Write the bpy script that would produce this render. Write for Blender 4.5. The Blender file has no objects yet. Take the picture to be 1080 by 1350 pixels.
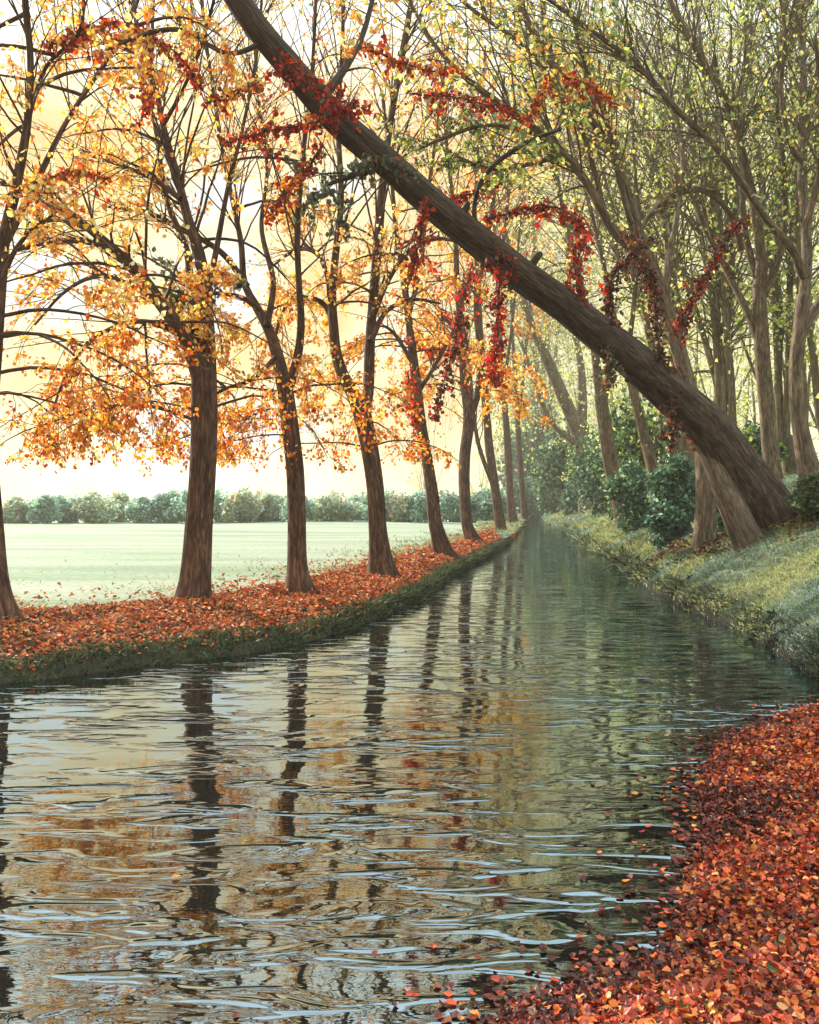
import bpy, math
import numpy as np
from mathutils import Vector

rng = np.random.default_rng(11)
S = bpy.context.scene
COL = S.collection
R = math.radians

# ------------------------------------------------------------------ camera
F = 1158.0                      # focal length in photo pixels (photo 1080 x 1350)
CAM = np.array((0.0, 0.0, 2.4))
PITCH = math.atan(15.0 / F)     # horizon a little above the middle of the picture
cp, sp = math.cos(PITCH), math.sin(PITCH)
cam = bpy.data.cameras.new("camera")
cam.sensor_fit = 'HORIZONTAL'; cam.sensor_width = 36.0; cam.lens = 36.0 * F / 1080.0
cam.clip_start = 0.05; cam.clip_end = 3000
camo = bpy.data.objects.new("camera", cam); COL.objects.link(camo)
camo.location = CAM; camo.rotation_euler = (math.pi / 2 - PITCH, 0, 0)
S.camera = camo


def at(px, py, Y):
    u, v = (px - 540.0) / F, (675.0 - py) / F
    d = np.array((u, cp + v * sp, -sp + v * cp))
    return CAM + d * (Y / d[1])


# ------------------------------------------------------------------ object helpers
def tag(o, label, cat, group=None):
    o['label'] = label; o['category'] = cat
    if group: o['group'] = group
    return o


def thing(name, label, cat, loc, group=None):
    o = bpy.data.objects.new(name, None); COL.objects.link(o)
    o.location = Vector(loc); o.empty_display_size = 0.3
    return tag(o, label, cat, group)


def link(name, me, mat, parent=None, loc=None):
    """me is built in world coordinates; parts are moved into the parent's frame."""
    o = bpy.data.objects.new(name, me); COL.objects.link(o)
    me.materials.clear(); me.materials.append(mat)
    if parent is not None:
        o.parent = parent
        me.transform(__import__('mathutils').Matrix.Translation(-parent.location))
    return o


def part_of(o, root):
    return o


def copy_tree(root, loc, rot, scale, label, group=None):
    c = root.copy(); COL.objects.link(c)
    c.location = Vector(loc); c.rotation_euler = (0, 0, rot); c.scale = (scale,) * 3
    c['label'] = label
    if group: c['group'] = group
    for ch in list(root.children):
        k = ch.copy(); COL.objects.link(k); k.parent = c
    return c


def mesh_from(name, V, faces_flat, sizes, smooth=False, point_attrs=()):
    """fast mesh: V (n,3), flat loop indices, polygon sizes."""
    me = bpy.data.meshes.new(name)
    V = np.ascontiguousarray(V, dtype=np.float32)
    me.vertices.add(len(V)); me.vertices.foreach_set('co', V.ravel())
    fl = np.ascontiguousarray(faces_flat, dtype=np.int32)
    sz = np.ascontiguousarray(sizes, dtype=np.int32)
    me.loops.add(len(fl)); me.loops.foreach_set('vertex_index', fl)
    me.polygons.add(len(sz))
    st = np.zeros(len(sz), dtype=np.int32); st[1:] = np.cumsum(sz)[:-1]
    me.polygons.foreach_set('loop_start', st)
    me.polygons.foreach_set('use_smooth', np.full(len(sz), smooth, dtype=bool))
    for (an, kind, data) in point_attrs:
        a = me.attributes.new(an, kind, 'POINT')
        a.data.foreach_set('color' if kind == 'FLOAT_COLOR' else 'vector', np.ascontiguousarray(data, dtype=np.float32).ravel())
    me.update(calc_edges=True); me.validate()
    return me


def nrm(a):
    a = np.asarray(a, float)
    return a / np.maximum(np.linalg.norm(a, axis=-1, keepdims=True), 1e-9)


def smooth_path(P, n):
    """Catmull-Rom through P (k, d), resampled to n points."""
    P = np.asarray(P, float); k = len(P)
    if k == 2:
        t = np.linspace(0, 1, n)[:, None]; return P[0] * (1 - t) + P[1] * t
    Q = np.vstack((2 * P[0] - P[1], P, 2 * P[-1] - P[-2]))
    seg = np.linalg.norm(np.diff(P[:, :3], axis=0), axis=1); cum = np.concatenate(([0], np.cumsum(seg)))
    s = np.linspace(0, cum[-1], n)
    i = np.clip(np.searchsorted(cum, s, side='right') - 1, 0, k - 2)
    t = ((s - cum[i]) / np.maximum(seg[i], 1e-9))[:, None]
    a, b, c, d = Q[i], Q[i + 1], Q[i + 2], Q[i + 3]
    return 0.5 * (2 * b + (c - a) * t + (2 * a - 5 * b + 4 * c - d) * t ** 2 + (3 * b - a - 3 * c + d) * t ** 3)


class Tubes:
    """Branch surfaces collected into one mesh; carries a seamless bark coordinate."""
    def __init__(self):
        self.V, self.Fc, self.B, self.n = [], [], [], 0

    def add(self, P, r, sides=6, rough=0.0, flare=None, oval=None):
        P = np.asarray(P, float); r = np.asarray(r, float); n = len(P)
        T = nrm(np.gradient(P, axis=0))
        N = np.zeros_like(P)
        a = np.array((1.0, 0, 0)) if abs(T[0][0]) < 0.8 else np.array((0, 1.0, 0))
        N[0] = nrm(a - T[0] * np.dot(a, T[0]))
        for i in range(1, n):
            v = N[i - 1] - T[i] * np.dot(N[i - 1], T[i]); N[i] = nrm(v)
        Bn = np.cross(T, N)
        th = np.linspace(0, 2 * math.pi, sides, endpoint=False)
        L = np.concatenate(([0], np.cumsum(np.linalg.norm(np.diff(P, axis=0), axis=1))))
        rr = np.repeat(r[:, None], sides, 1)
        if rough:
            ph = rng.uniform(0, 6.28, 8)
            tw = 0.25 * np.sin(L * 0.9 + ph[6])[:, None]
            rr = rr * (1 + rough * (0.9 * np.sin(3 * th + ph[0] + tw * 2 + 0.35 * L[:, None]) * np.sin(0.8 * L[:, None] + ph[1])
                                    + 0.55 * np.sin(7 * th + ph[2] + 1.3 * np.sin(L[:, None] * 0.7 + ph[3]))
                                    + 0.35 * np.sin(13 * th + ph[4] + 2.0 * np.sin(L[:, None] * 0.5 + ph[5]))
                                    + 0.5 * np.sin(2.6 * L[:, None] + ph[7]) * np.sin(th + ph[0])))
        if flare is not None:
            amp, hh, lob, ph0 = flare
            rr = rr * (1 + amp * np.exp(-L / hh)[:, None] * (0.55 + 0.45 * np.sin(lob * th + ph0) + 0.25 * np.sin((lob + 2) * th + 2.1 * ph0)))
        ring = P[:, None, :] + rr[..., None] * (np.cos(th)[None, :, None] * N[:, None, :] + np.sin(th)[None, :, None] * Bn[:, None, :])
        r0 = max(r.max(), 0.02)
        bk = np.stack((np.cos(th)[None, :] * r0 + 0 * rr, np.sin(th)[None, :] * r0 + 0 * rr, L[:, None] + 0 * rr), -1) + rng.uniform(0, 50)
        base = self.n
        self.V.append(ring.reshape(-1, 3)); self.B.append(bk.reshape(-1, 3))
        i = np.arange(n - 1)[:, None] * sides; j = np.arange(sides)[None, :]; j2 = (j + 1) % sides
        q = np.stack((i + j, i + j2, i + sides + j2, i + sides + j), -1).reshape(-1, 4) + base
        self.Fc.append(q); self.n += n * sides
        # tip
        self.V.append((P[-1] + T[-1] * r[-1] * 0.8)[None]); self.B.append(bk[-1, :1])
        tip = self.n; self.n += 1
        e = base + (n - 1) * sides
        self.Fc.append(np.stack((e + j[0], e + j2[0], np.full(sides, tip), np.full(sides, -1)), -1))

    def build(self, name, mat, parent=None):
        V = np.vstack(self.V); B = np.vstack(self.B); Fc = np.vstack(self.Fc)
        tri = Fc[:, 3] < 0
        fl = Fc.ravel(); fl = fl[fl >= 0]
        me = mesh_from(name, V, fl, np.where(tri, 3, 4), True, (('bark', 'FLOAT_VECTOR', B),))
        return link(name, me, mat, parent)


LEAF6 = np.array([(0, 0, 0), (.14, .24, .04), (.42, .40, .08), (.76, .27, .03), (1, 0, -.08), (.76, -.27, .03), (.42, -.40, .08), (.14, -.24, .04)])
LEAF4 = np.array([(0, 0, 0), (.48, .42, .07), (1, 0, -.04), (.48, -.42, .07)])


class Leaves:
    def __init__(self):
        self.P, self.A, self.N, self.s, self.C, self.w = [], [], [], [], [], []

    def add(self, P, A, N, s, C, w=1.0):
        n = len(P)
        self.P.append(np.asarray(P, float)); self.A.append(nrm(A)); self.N.append(nrm(N))
        self.s.append(np.broadcast_to(np.asarray(s, float), (n,))); self.C.append(np.asarray(C, float))
        self.w.append(np.broadcast_to(np.asarray(w, float), (n,)))

    def count(self): return sum(len(p) for p in self.P)

    def build(self, name, mat, parent=None, quad=False, zmin=None, jit=.06):
        T = LEAF4 if quad else LEAF6
        k = len(T)
        P, A, N = np.vstack(self.P), np.vstack(self.A), np.vstack(self.N)
        s, C, w = np.concatenate(self.s), np.vstack(self.C), np.concatenate(self.w)
        if zmin is not None:
            k_ = P[:, 2] > zmin + rng.normal(0, .25, len(P)); P, A, N, s, C, w = P[k_], A[k_], N[k_], s[k_], C[k_], w[k_]
        Sd = nrm(np.cross(A, N)); N = np.cross(Sd, A)
        V = P[:, None, :] + s[:, None, None] * (T[None, :, 0, None] * A[:, None, :] + w[:, None, None] * T[None, :, 1, None] * Sd[:, None, :] + T[None, :, 2, None] * N[:, None, :])
        n = len(P); b = np.arange(n)[:, None] * k
        if not quad:
            J = rng.normal(0, .075, (n, k)) * s[:, None]; V = V + J[..., None] * Sd[:, None, :]
            V = V + (rng.normal(0, .07, (n, k)) * s[:, None])[..., None] * A[:, None, :] + (rng.normal(0, jit, (n, k)) * s[:, None])[..., None] * N[:, None, :]
        if quad:
            fl = (b + np.arange(4)).ravel(); sz = np.full(n, 4)
        else:
            fl = (b[:, :, None] + np.array([[0, 1, 2, 3, 4], [4, 5, 6, 7, 0]])[None]).ravel(); sz = np.full(2 * n, 5)
        Cc = np.repeat(np.concatenate((C, np.ones((n, 1))), 1), k, 0)
        me = mesh_from(name, V.reshape(-1, 3), fl, sz, False, (('col', 'FLOAT_COLOR', Cc),))
        return link(name, me, mat, parent)


def lin(h):
    h = h.lstrip('#'); c = np.array([int(h[i:i + 2], 16) / 255 for i in (0, 2, 4)])
    return np.where(c <= 0.04045, c / 12.92, ((c + 0.055) / 1.055) ** 2.4)


def pick(pal, n, var=0.18):
    """n leaf colours from [(linear rgb, weight)] with per-leaf variation."""
    cs = np.array([p[0] for p in pal]); w = np.array([p[1] for p in pal], float); w /= w.sum()
    C = cs[rng.choice(len(cs), n, p=w)]
    return np.clip(C * rng.normal(1, var, (n, 1)).clip(.45, 1.6) * rng.normal(1, .06, (n, 3)), 0.002, 0.95)


def rdir(n):
    return nrm(rng.normal(size=(n, 3)))


def vnoise(x, y, s=1.0, seed=0):
    """smooth pseudo-noise of position, about -1..1"""
    r = np.random.default_rng(seed); out = 0
    for k in range(7):
        a = r.uniform(0, 6.28); f = r.uniform(.6, 1.9) * s; p = r.uniform(0, 6.28)
        out = out + np.sin((x * math.cos(a) + y * math.sin(a)) * f + p + 0.8 * np.sin(f * .7 * (y * math.cos(a) - x * math.sin(a)) + p))
    return out / 3.2


# ------------------------------------------------------------------ materials
def new_mat(name):
    m = bpy.data.materials.new(name); m.use_nodes = True
    nt = m.node_tree; nt.nodes.clear()
    out = nt.nodes.new('ShaderNodeOutputMaterial')
    return m, nt, out


def nd(nt, t, **kw):
    n = nt.nodes.new(t)
    for k, v in kw.items(): setattr(n, k, v)
    return n


def ramp(nt, stops, fac):
    r = nd(nt, 'ShaderNodeValToRGB')
    e = r.color_ramp.elements
    while len(e) < len(stops): e.new(0.5)
    for i, (p, c) in enumerate(stops):
        e[i].position = p; e[i].color = (*c, 1) if len(c) == 3 else c
    nt.links.new(fac, r.inputs['Fac'])
    return r


def mapping(nt, src, scale):
    m = nd(nt, 'ShaderNodeMapping'); m.inputs['Scale'].default_value = scale
    nt.links.new(src, m.inputs['Vector']); return m.outputs['Vector']


def noise(nt, vec, scale, detail=4, rough=.55, dist=0.0):
    n = nd(nt, 'ShaderNodeTexNoise'); n.inputs['Scale'].default_value = scale
    n.inputs['Detail'].default_value = detail; n.inputs['Roughness'].default_value = rough
    n.inputs['Distortion'].default_value = dist
    nt.links.new(vec, n.inputs['Vector']); return n.outputs['Fac']


def mixc(nt, fac, a, b, blend='MIX'):
    m = nd(nt, 'ShaderNodeMix', data_type='RGBA', blend_type=blend)
    for sock, v in ((m.inputs[0], fac), (m.inputs[6], a), (m.inputs[7], b)):
        if hasattr(v, 'is_linked') or hasattr(v, 'links'): nt.links.new(v, sock)
        elif isinstance(v, (int, float)): sock.default_value = v
        else: sock.default_value = (*v, 1)
    return m.outputs[2]


def bark_mat(name, dark, mid, light, moss=None):
    m, nt, out = new_mat(name)
    a = nd(nt, 'ShaderNodeAttribute', attribute_name='bark')
    v1 = mapping(nt, a.outputs['Vector'], (9, 9, 2.0)); v2 = mapping(nt, a.outputs['Vector'], (3, 3, 1.4)); v3 = mapping(nt, a.outputs['Vector'], (30, 30, 7))
    n1 = noise(nt, v1, 1.6, 6, .62, .6); n2 = noise(nt, v2, 1.0, 3, .5); n3 = noise(nt, v3, 1.0, 3, .6)
    c1 = ramp(nt, [(.30, dark), (.5, mid), (.72, light)], n1).outputs['Color']
    c2 = ramp(nt, [(.3, (.62, .6, .6)), (.7, (1.25, 1.22, 1.18))], n2).outputs['Color']
    c = mixc(nt, 1.0, c1, c2, 'MULTIPLY')
    c3 = ramp(nt, [(.35, (.75, .75, .75)), (.65, (1.15, 1.15, 1.15))], n3).outputs['Color']
    c = mixc(nt, 1.0, c, c3, 'MULTIPLY')
    if moss:
        n4 = noise(nt, v2, 1.7, 4, .6)
        f = ramp(nt, [(.52, (0, 0, 0)), (.66, (.8, .8, .8))], n4).outputs['Color']
        c = mixc(nt, f, c, moss)
    b = nd(nt, 'ShaderNodeBsdfPrincipled'); b.inputs['Roughness'].default_value = .85
    b.inputs['Specular IOR Level'].default_value = .25
    nt.links.new(c, b.inputs['Base Color'])
    bp = nd(nt, 'ShaderNodeBump'); bp.inputs['Strength'].default_value = .9; bp.inputs['Distance'].default_value = .03
    nt.links.new(n1, bp.inputs['Height']); nt.links.new(bp.outputs['Normal'], b.inputs['Normal'])
    nt.links.new(b.outputs[0], out.inputs['Surface'])
    return m


def leaf_mat(name, trans=.5, gloss=.04, boost=1.0):
    m, nt, out = new_mat(name)
    a = nd(nt, 'ShaderNodeAttribute', attribute_name='col')
    d = nd(nt, 'ShaderNodeBsdfDiffuse'); t = nd(nt, 'ShaderNodeBsdfTranslucent'); g = nd(nt, 'ShaderNodeBsdfGlossy')
    g.inputs['Roughness'].default_value = .45; g.inputs['Color'].default_value = (1, 1, 1, 1)
    nt.links.new(a.outputs['Color'], d.inputs['Color'])
    hs = nd(nt, 'ShaderNodeHueSaturation'); hs.inputs['Saturation'].default_value = 1.05; hs.inputs['Value'].default_value = boost
    nt.links.new(a.outputs['Color'], hs.inputs['Color']); nt.links.new(hs.outputs['Color'], t.inputs['Color'])
    m1 = nd(nt, 'ShaderNodeMixShader'); m1.inputs[0].default_value = trans
    nt.links.new(d.outputs[0], m1.inputs[1]); nt.links.new(t.outputs[0], m1.inputs[2])
    m2 = nd(nt, 'ShaderNodeMixShader'); m2.inputs[0].default_value = gloss
    nt.links.new(m1.outputs[0], m2.inputs[1]); nt.links.new(g.outputs[0], m2.inputs[2])
    nt.links.new(m2.outputs[0], out.inputs['Surface'])
    return m


def ground_mat(name, stops, scale=1.2, stretch=(1, 1, 1), rough=.95, bump=.4, fine=22, low_dark=False):
    m, nt, out = new_mat(name)
    g = nd(nt, 'ShaderNodeNewGeometry')
    v = mapping(nt, g.outputs['Position'], stretch)
    n1 = noise(nt, v, scale, 5, .6, .4); n2 = noise(nt, g.outputs['Position'], fine, 4, .6)
    c = ramp(nt, stops, n1).outputs['Color']
    c2 = ramp(nt, [(.3, (.78, .78, .78)), (.7, (1.18, 1.18, 1.18))], n2).outputs['Color']
    c = mixc(nt, 1.0, c, c2, 'MULTIPLY')
    if low_dark:
        sz_ = nd(nt, 'ShaderNodeSeparateXYZ'); nt.links.new(g.outputs['Position'], sz_.inputs[0])
        ad_ = nd(nt, 'ShaderNodeMath', operation='MULTIPLY_ADD'); ad_.inputs[1].default_value = .3; nt.links.new(n2, ad_.inputs[0]); nt.links.new(sz_.outputs['Z'], ad_.inputs[2])
        mf = nd(nt, 'ShaderNodeMapRange'); mf.inputs[1].default_value = .48; mf.inputs[2].default_value = .80; nt.links.new(ad_.outputs[0], mf.inputs[0])
        c = mixc(nt, mf.outputs[0], (.014, .013, .009), c)  # base colour turns near black low down, with a ragged upper limit
    b = nd(nt, 'ShaderNodeBsdfPrincipled'); b.inputs['Roughness'].default_value = rough; b.inputs['Specular IOR Level'].default_value = .15
    nt.links.new(c, b.inputs['Base Color'])
    bp = nd(nt, 'ShaderNodeBump'); bp.inputs['Strength'].default_value = bump; bp.inputs['Distance'].default_value = .05
    nt.links.new(n2, bp.inputs['Height']); nt.links.new(bp.outputs['Normal'], b.inputs['Normal'])
    nt.links.new(b.outputs[0], out.inputs['Surface'])
    return m


def water_mat():
    m, nt, out = new_mat('canal_water')
    g = nd(nt, 'ShaderNodeNewGeometry'); pos = g.outputs['Position']

    def mrange(sock, a, b, c, d, smooth=False):
        r = nd(nt, 'ShaderNodeMapRange'); r.inputs[1].default_value = a; r.inputs[2].default_value = b; r.inputs[3].default_value = c; r.inputs[4].default_value = d
        if smooth: r.interpolation_type = 'SMOOTHSTEP'
        nt.links.new(sock, r.inputs[0]); return r.outputs[0]

    def math_(op, a, b):
        q = nd(nt, 'ShaderNodeMath', operation=op)
        for k, v in enumerate((a, b)):
            if isinstance(v, (int, float)): q.inputs[k].default_value = v
            else: nt.links.new(v, q.inputs[k])
        return q.outputs[0]
    swell = noise(nt, mapping(nt, pos, (.9, 2.6, 1)), 1.0, 1, .4, .3)            # slow undulation
    dash = mrange(noise(nt, mapping(nt, pos, (1.15, 3.7, 1)), 1.2, 2, .5, .7), .47, .70, 0, 1, True)   # separate short wavelets
    patch = mrange(noise(nt, mapping(nt, pos, (.5, 1.0, 1)), .55, 2, .5), .40, .60, .25, 1, True)      # breeze comes in patches
    fine = noise(nt, mapping(nt, pos, (3, 11, 1)), 2.0, 2, .5)
    sy = nd(nt, 'ShaderNodeSeparateXYZ'); nt.links.new(pos, sy.inputs[0])
    far = mrange(sy.outputs['Y'], 5, 30, 1.0, .35)
    h = math_('ADD', math_('MULTIPLY', swell, W_SWELL), math_('MULTIPLY', math_('MULTIPLY', dash, patch), W_DASH))
    h = math_('ADD', h, math_('MULTIPLY', fine, W_FINE))
    h = math_('MULTIPLY', h, far)
    bp = nd(nt, 'ShaderNodeBump'); bp.inputs['Distance'].default_value = 1.0; bp.inputs['Strength'].default_value = 1.0
    nt.links.new(h, bp.inputs['Height'])
    gl = nd(nt, 'ShaderNodeBsdfGlossy'); gl.inputs['Roughness'].default_value = 0; gl.inputs['Color'].default_value = (.80, .94, 1, 1)
    df = nd(nt, 'ShaderNodeBsdfDiffuse'); df.inputs['Color'].default_value = (.004, .006, .005, 1)
    fr = nd(nt, 'ShaderNodeFresnel'); fr.inputs['IOR'].default_value = 1.9
    nt.links.new(bp.outputs['Normal'], gl.inputs['Normal']); nt.links.new(bp.outputs['Normal'], fr.inputs['Normal'])
    fac = mrange(fr.outputs[0], .08, .7, .34, .70)
    mx = nd(nt, 'ShaderNodeMixShader')
    nt.links.new(fac, mx.inputs[0]); nt.links.new(df.outputs[0], mx.inputs[1]); nt.links.new(gl.outputs[0], mx.inputs[2])
    nt.links.new(mx.outputs[0], out.inputs['Surface'])
    return m


W_SWELL, W_DASH, W_FINE = .011, .030, .0007
M_BARK_L = bark_mat('bark_brown', (.020, .011, .008), (.092, .049, .032), (.28, .165, .105))
M_BARK_LEAN = bark_mat('bark_grey_brown', (.016, .011, .008), (.068, .045, .032), (.21, .145, .10))
M_BARK_R = bark_mat('bark_olive_brown', (.045, .033, .023), (.16, .118, .08), (.36, .28, .19))
M_BARK_T = bark_mat('bark_pale', (.10, .085, .055), (.22, .185, .125), (.38, .33, .235))
M_TWIG = bark_mat('bark_twig', (.03, .02, .014), (.07, .045, .03), (.14, .09, .06))
M_LEAF = leaf_mat('autumn_leaf', .66, .03, 1.15)
M_LEAF_G = leaf_mat('green_leaf', .62, .03, 1.15)
M_LITTER = leaf_mat('fallen_leaf', .12, .035)
M_BLADE = leaf_mat('grass_blade', .35, .02)
M_FIELD = ground_mat('pale_field', [(.34, (.21, .28, .185)), (.5, (.30, .35, .255)), (.68, (.36, .39, .31))], .16, (.35, 2.2, 1), bump=.1, fine=6)
M_SOIL = ground_mat('leafy_soil', [(.3, (.05, .028, .016)), (.55, (.14, .06, .03)), (.75, (.22, .09, .04))], 2.0)
M_LBANK = ground_mat('dark_bank_earth', [(.3, (.022, .022, .014)), (.55, (.055, .05, .03)), (.75, (.10, .07, .04))], 1.6)
M_BANK = ground_mat('grassy_earth', [(.3, (.055, .075, .045)), (.5, (.12, .14, .07)), (.7, (.17, .18, .09))], .8, low_dark=True)
M_BED = ground_mat('silt', [(.3, (.02, .022, .018)), (.7, (.045, .045, .035))], .5)
M_WATER = water_mat()

# ------------------------------------------------------------------ terrain
EL = np.array([(-30, 0), (-14, 6.5), (-8.5, 9.8), (-5.3, 11.3), (-4.25, 12.3), (-2.26, 13.8), (-.87, 16.8), (.37, 21.4), (1.44, 27.8), (3.8, 39.7), (6.5, 55), (12, 92), (17.5, 126), (30, 165), (60, 200)], float)
BL = np.array([(-31, 4), (-15.5, 10.5), (-10.5, 13.5), (-7.0, 15.1), (-5.9, 15.6), (-4.2, 17.0), (-2.9, 20), (-1.2, 25), (.4, 31.9), (2.6, 41.5), (5.4, 56), (11, 93), (16, 128), (29, 168), (58, 204)], float)
RR_ = np.array([(30, 10.8), (14, 10.8), (9, 10.8), (6.5, 11.0), (5.35, 11.6), (5.8, 14.6), (6.2, 17.9), (6.3, 23.2), (7.8, 34.7), (12, 69.5), (16.8, 111), (22, 135), (36, 165), (64, 195)], float)
NE = np.array([(30, 10.0), (14, 10.1), (9, 10.15), (6.5, 10.2), (4.9, 10.35), (3.7, 9.3), (2.8, 8.2), (2.25, 6.95), (1.85, 5.9), (1.6, 5.0), (1.1, 4.42), (.25, 4.02), (-1.0, 3.2), (-4, 2), (-10, 0), (-30, -6)], float)
EL = smooth_path(EL, 160); BL = smooth_path(BL, 160); RRs = smooth_path(RR_, 160); NEs = smooth_path(NE, 160)
NEs[:, 0] += .10 * vnoise(NEs[:, 0], NEs[:, 1], 2.4, 91); NEs[:, 1] += .10 * vnoise(NEs[:, 0], NEs[:, 1], 2.4, 92)
RRs[:, 0] += .16 * vnoise(RRs[:, 0], RRs[:, 1], 1.3, 93)
CANAL = np.vstack((EL, RRs[::-1], NEs))


def inside_canal(x, y):
    c = np.zeros(x.shape, bool); n = len(CANAL)
    for i in range(n):
        x1, y1 = CANAL[i]; x2, y2 = CANAL[(i + 1) % n]
        if y1 == y2: continue
        k = ((y1 > y) != (y2 > y)) & (x < (x2 - x1) * (y - y1) / (y2 - y1) + x1)
        c ^= k
    return c


def dist_poly(x, y, L):
    d = np.full(x.shape, 1e9)
    for i in range(len(L) - 1):
        a, b = L[i], L[i + 1]; ab = b - a; q = max(ab @ ab, 1e-9)
        t = np.clip(((x - a[0]) * ab[0] + (y - a[1]) * ab[1]) / q, 0, 1)
        d = np.minimum(d, (x - a[0] - t * ab[0]) ** 2 + (y - a[1] - t * ab[1]) ** 2)
    return np.sqrt(d)


def z_right(x, y):
    x, y = np.asarray(x, float), np.asarray(y, float)
    d = dist_poly(x, y, RRs); ins = inside_canal(x, y)
    z = np.interp(d, [0, .12, .45, 1.1, 2.2, 3.2, 4.5, 7, 15, 90], [-.12, .2, .5, .92, 1.52, 2.2, 3.05, 3.7, 4.2, 6])
    k = np.interp(y, [8, 24, 45, 70, 200], [1, 1, .86, .7, .6])
    z = z * k + np.clip(d, 0, .6) / .6 * (.10 * vnoise(x, y, 1.5, 5) + .05 * vnoise(x, y, 4, 6))
    z = np.where(ins, -.12 - d * 1.2, z)
    return np.where((dist_poly(x, y, EL) < d) & ~ins, .45, z)


def z_near(x, y):
    x, y = np.asarray(x, float), np.asarray(y, float)
    d = dist_poly(x, y, NEs); ins = inside_canal(x, y)
    z = np.interp(d, [0, .15, .6, 1.5, 3, 6, 20], [-.03, .03, .14, .36, .62, .9, 1.6])
    z = z + np.clip(d, 0, .5) * 2 * (.05 * vnoise(x, y, 2.2, 15) + .02 * vnoise(x, y, 6, 16))
    return np.where(ins, -.03 - d * .6, z)


PROF_T = [0, .02, .06, .14, .3, .5, .7, .85, 1]
PROF_Z = [-.5, -.05, .15, .24, .34, .42, .46, .50, .50]


def left_point(u, t):
    """point on the left bank: u along 0..1, t from the water's edge (0) to the field (1)"""
    i = np.clip(u * 159, 0, 158.999); k = i.astype(int); f = (i - k)[:, None]
    e = EL[k] * (1 - f) + EL[k + 1] * f; b = BL[k] * (1 - f) + BL[k + 1] * f
    w = np.minimum(np.linalg.norm(b - e, axis=1), 4)
    xy = e + (b - e) * t[:, None]
    z = np.interp(t, PROF_T, PROF_Z) + np.clip(t * 5, 0, 1) * np.clip((1 - t) * 5 + .15, 0, 1) * .07 * vnoise(xy[:, 0], xy[:, 1], 2, 31)
    return np.column_stack((xy, z))


def grid_mesh(name, P, nu, nv, mat, drop=None):
    i, j = np.meshgrid(np.arange(nu - 1), np.arange(nv - 1), indexing='ij')
    q = np.stack((i * nv + j, (i + 1) * nv + j, (i + 1) * nv + j + 1, i * nv + j + 1), -1).reshape(-1, 4)
    if drop is not None:
        q = q[~drop[q].all(1)]
    me = mesh_from(name, P, q.ravel(), np.full(len(q), 4), True)
    o = link(name, me, mat); o['kind'] = 'structure'
    return o


# left bank strip and field
nu = 500
uu = np.linspace(0, 1, nu) ** 1.0
tt = np.array([0, .02, .06, .1, .14, .2, .3, .4, .5, .6, .7, .8, .9, 1.0])
U, T_ = np.meshgrid(uu, tt, indexing='ij')
P = left_point(U.ravel(), T_.ravel())
grid_mesh('leafy_bank', P, nu, len(tt), M_LBANK)
ss = np.array([0, .6, 1.5, 3, 6, 10, 16, 25, 40, 70, 120, 220, 420])
E_ = left_point(uu, np.ones(nu))
Pf = E_[:, None, :] + ss[None, :, None] * nrm(np.array((-1, .35, 0)))[None, None, :]
Pf[:, :, 2] = .50 - .004 * (ss > 0) + .10 * vnoise(Pf[:, :, 0], Pf[:, :, 1], .12, 41) * np.clip(ss / 8, 0, 1)
grid_mesh('field', Pf[::-1].reshape(-1, 3), nu, len(ss), M_FIELD)

# right bank
xs = np.concatenate((np.arange(4.6, 13, .12), np.geomspace(13, 160, 70)))
ys = np.concatenate((np.arange(10.2, 34, .14), np.geomspace(34, 240, 120)))
X, Y = np.meshgrid(xs, ys, indexing='ij')
Z = z_right(X, Y)
grid_mesh('grassy_bank', np.column_stack((X.ravel(), Y.ravel(), Z.ravel())), len(xs), len(ys), M_BANK, ((Z < -.6) | (dist_poly(X, Y, EL) < dist_poly(X, Y, RRs))).ravel())
# near bank
xs = np.concatenate((np.arange(-6, 8, .09), np.geomspace(8, 60, 40)))
ys = np.concatenate((-np.geomspace(30, 2.0, 25), np.arange(-1.9, 10.6, .09)))
X, Y = np.meshgrid(xs, ys, indexing='ij')
Z = z_near(X, Y)
dr = (Z < -.5) | ((Y > 10.4))
grid_mesh('near_bank', np.column_stack((X.ravel(), Y.ravel(), Z.ravel())), len(xs), len(ys), M_SOIL, dr.ravel())
# canal bed: the sheet that runs under everything to the horizon; water
g = np.array([(-500, -200, -.9), (500, -200, -.9), (500, 620, -.9), (-500, 620, -.9)], float)
o = link('ground', mesh_from('ground', g, [0, 1, 2, 3], [4]), M_BED); o['kind'] = 'structure'
g = np.array([(-60, -30, 0), (120, -30, 0), (120, 230, 0), (-60, 230, 0)], float)
o = link('canal_water', mesh_from('canal_water', g, [0, 1, 2, 3], [4]), M_WATER); o['kind'] = 'structure'

# ------------------------------------------------------------------ growing branches
UP = np.array((0, 0, 1.0))


def grow(p, d, L, wig=.18, grav=0.0, n=9):
    """a wandering shoot: start, direction, length; grav bends it down (or up if negative)"""
    P = [np.array(p, float)]; d = nrm(d); st = L / (n - 1)
    for i in range(n - 1):
        d = nrm(d + rng.normal(size=3) * wig + np.array((0, 0, -grav)) * (st * 1.2))
        P.append(P[-1] + d * st)
    return np.array(P)


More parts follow.
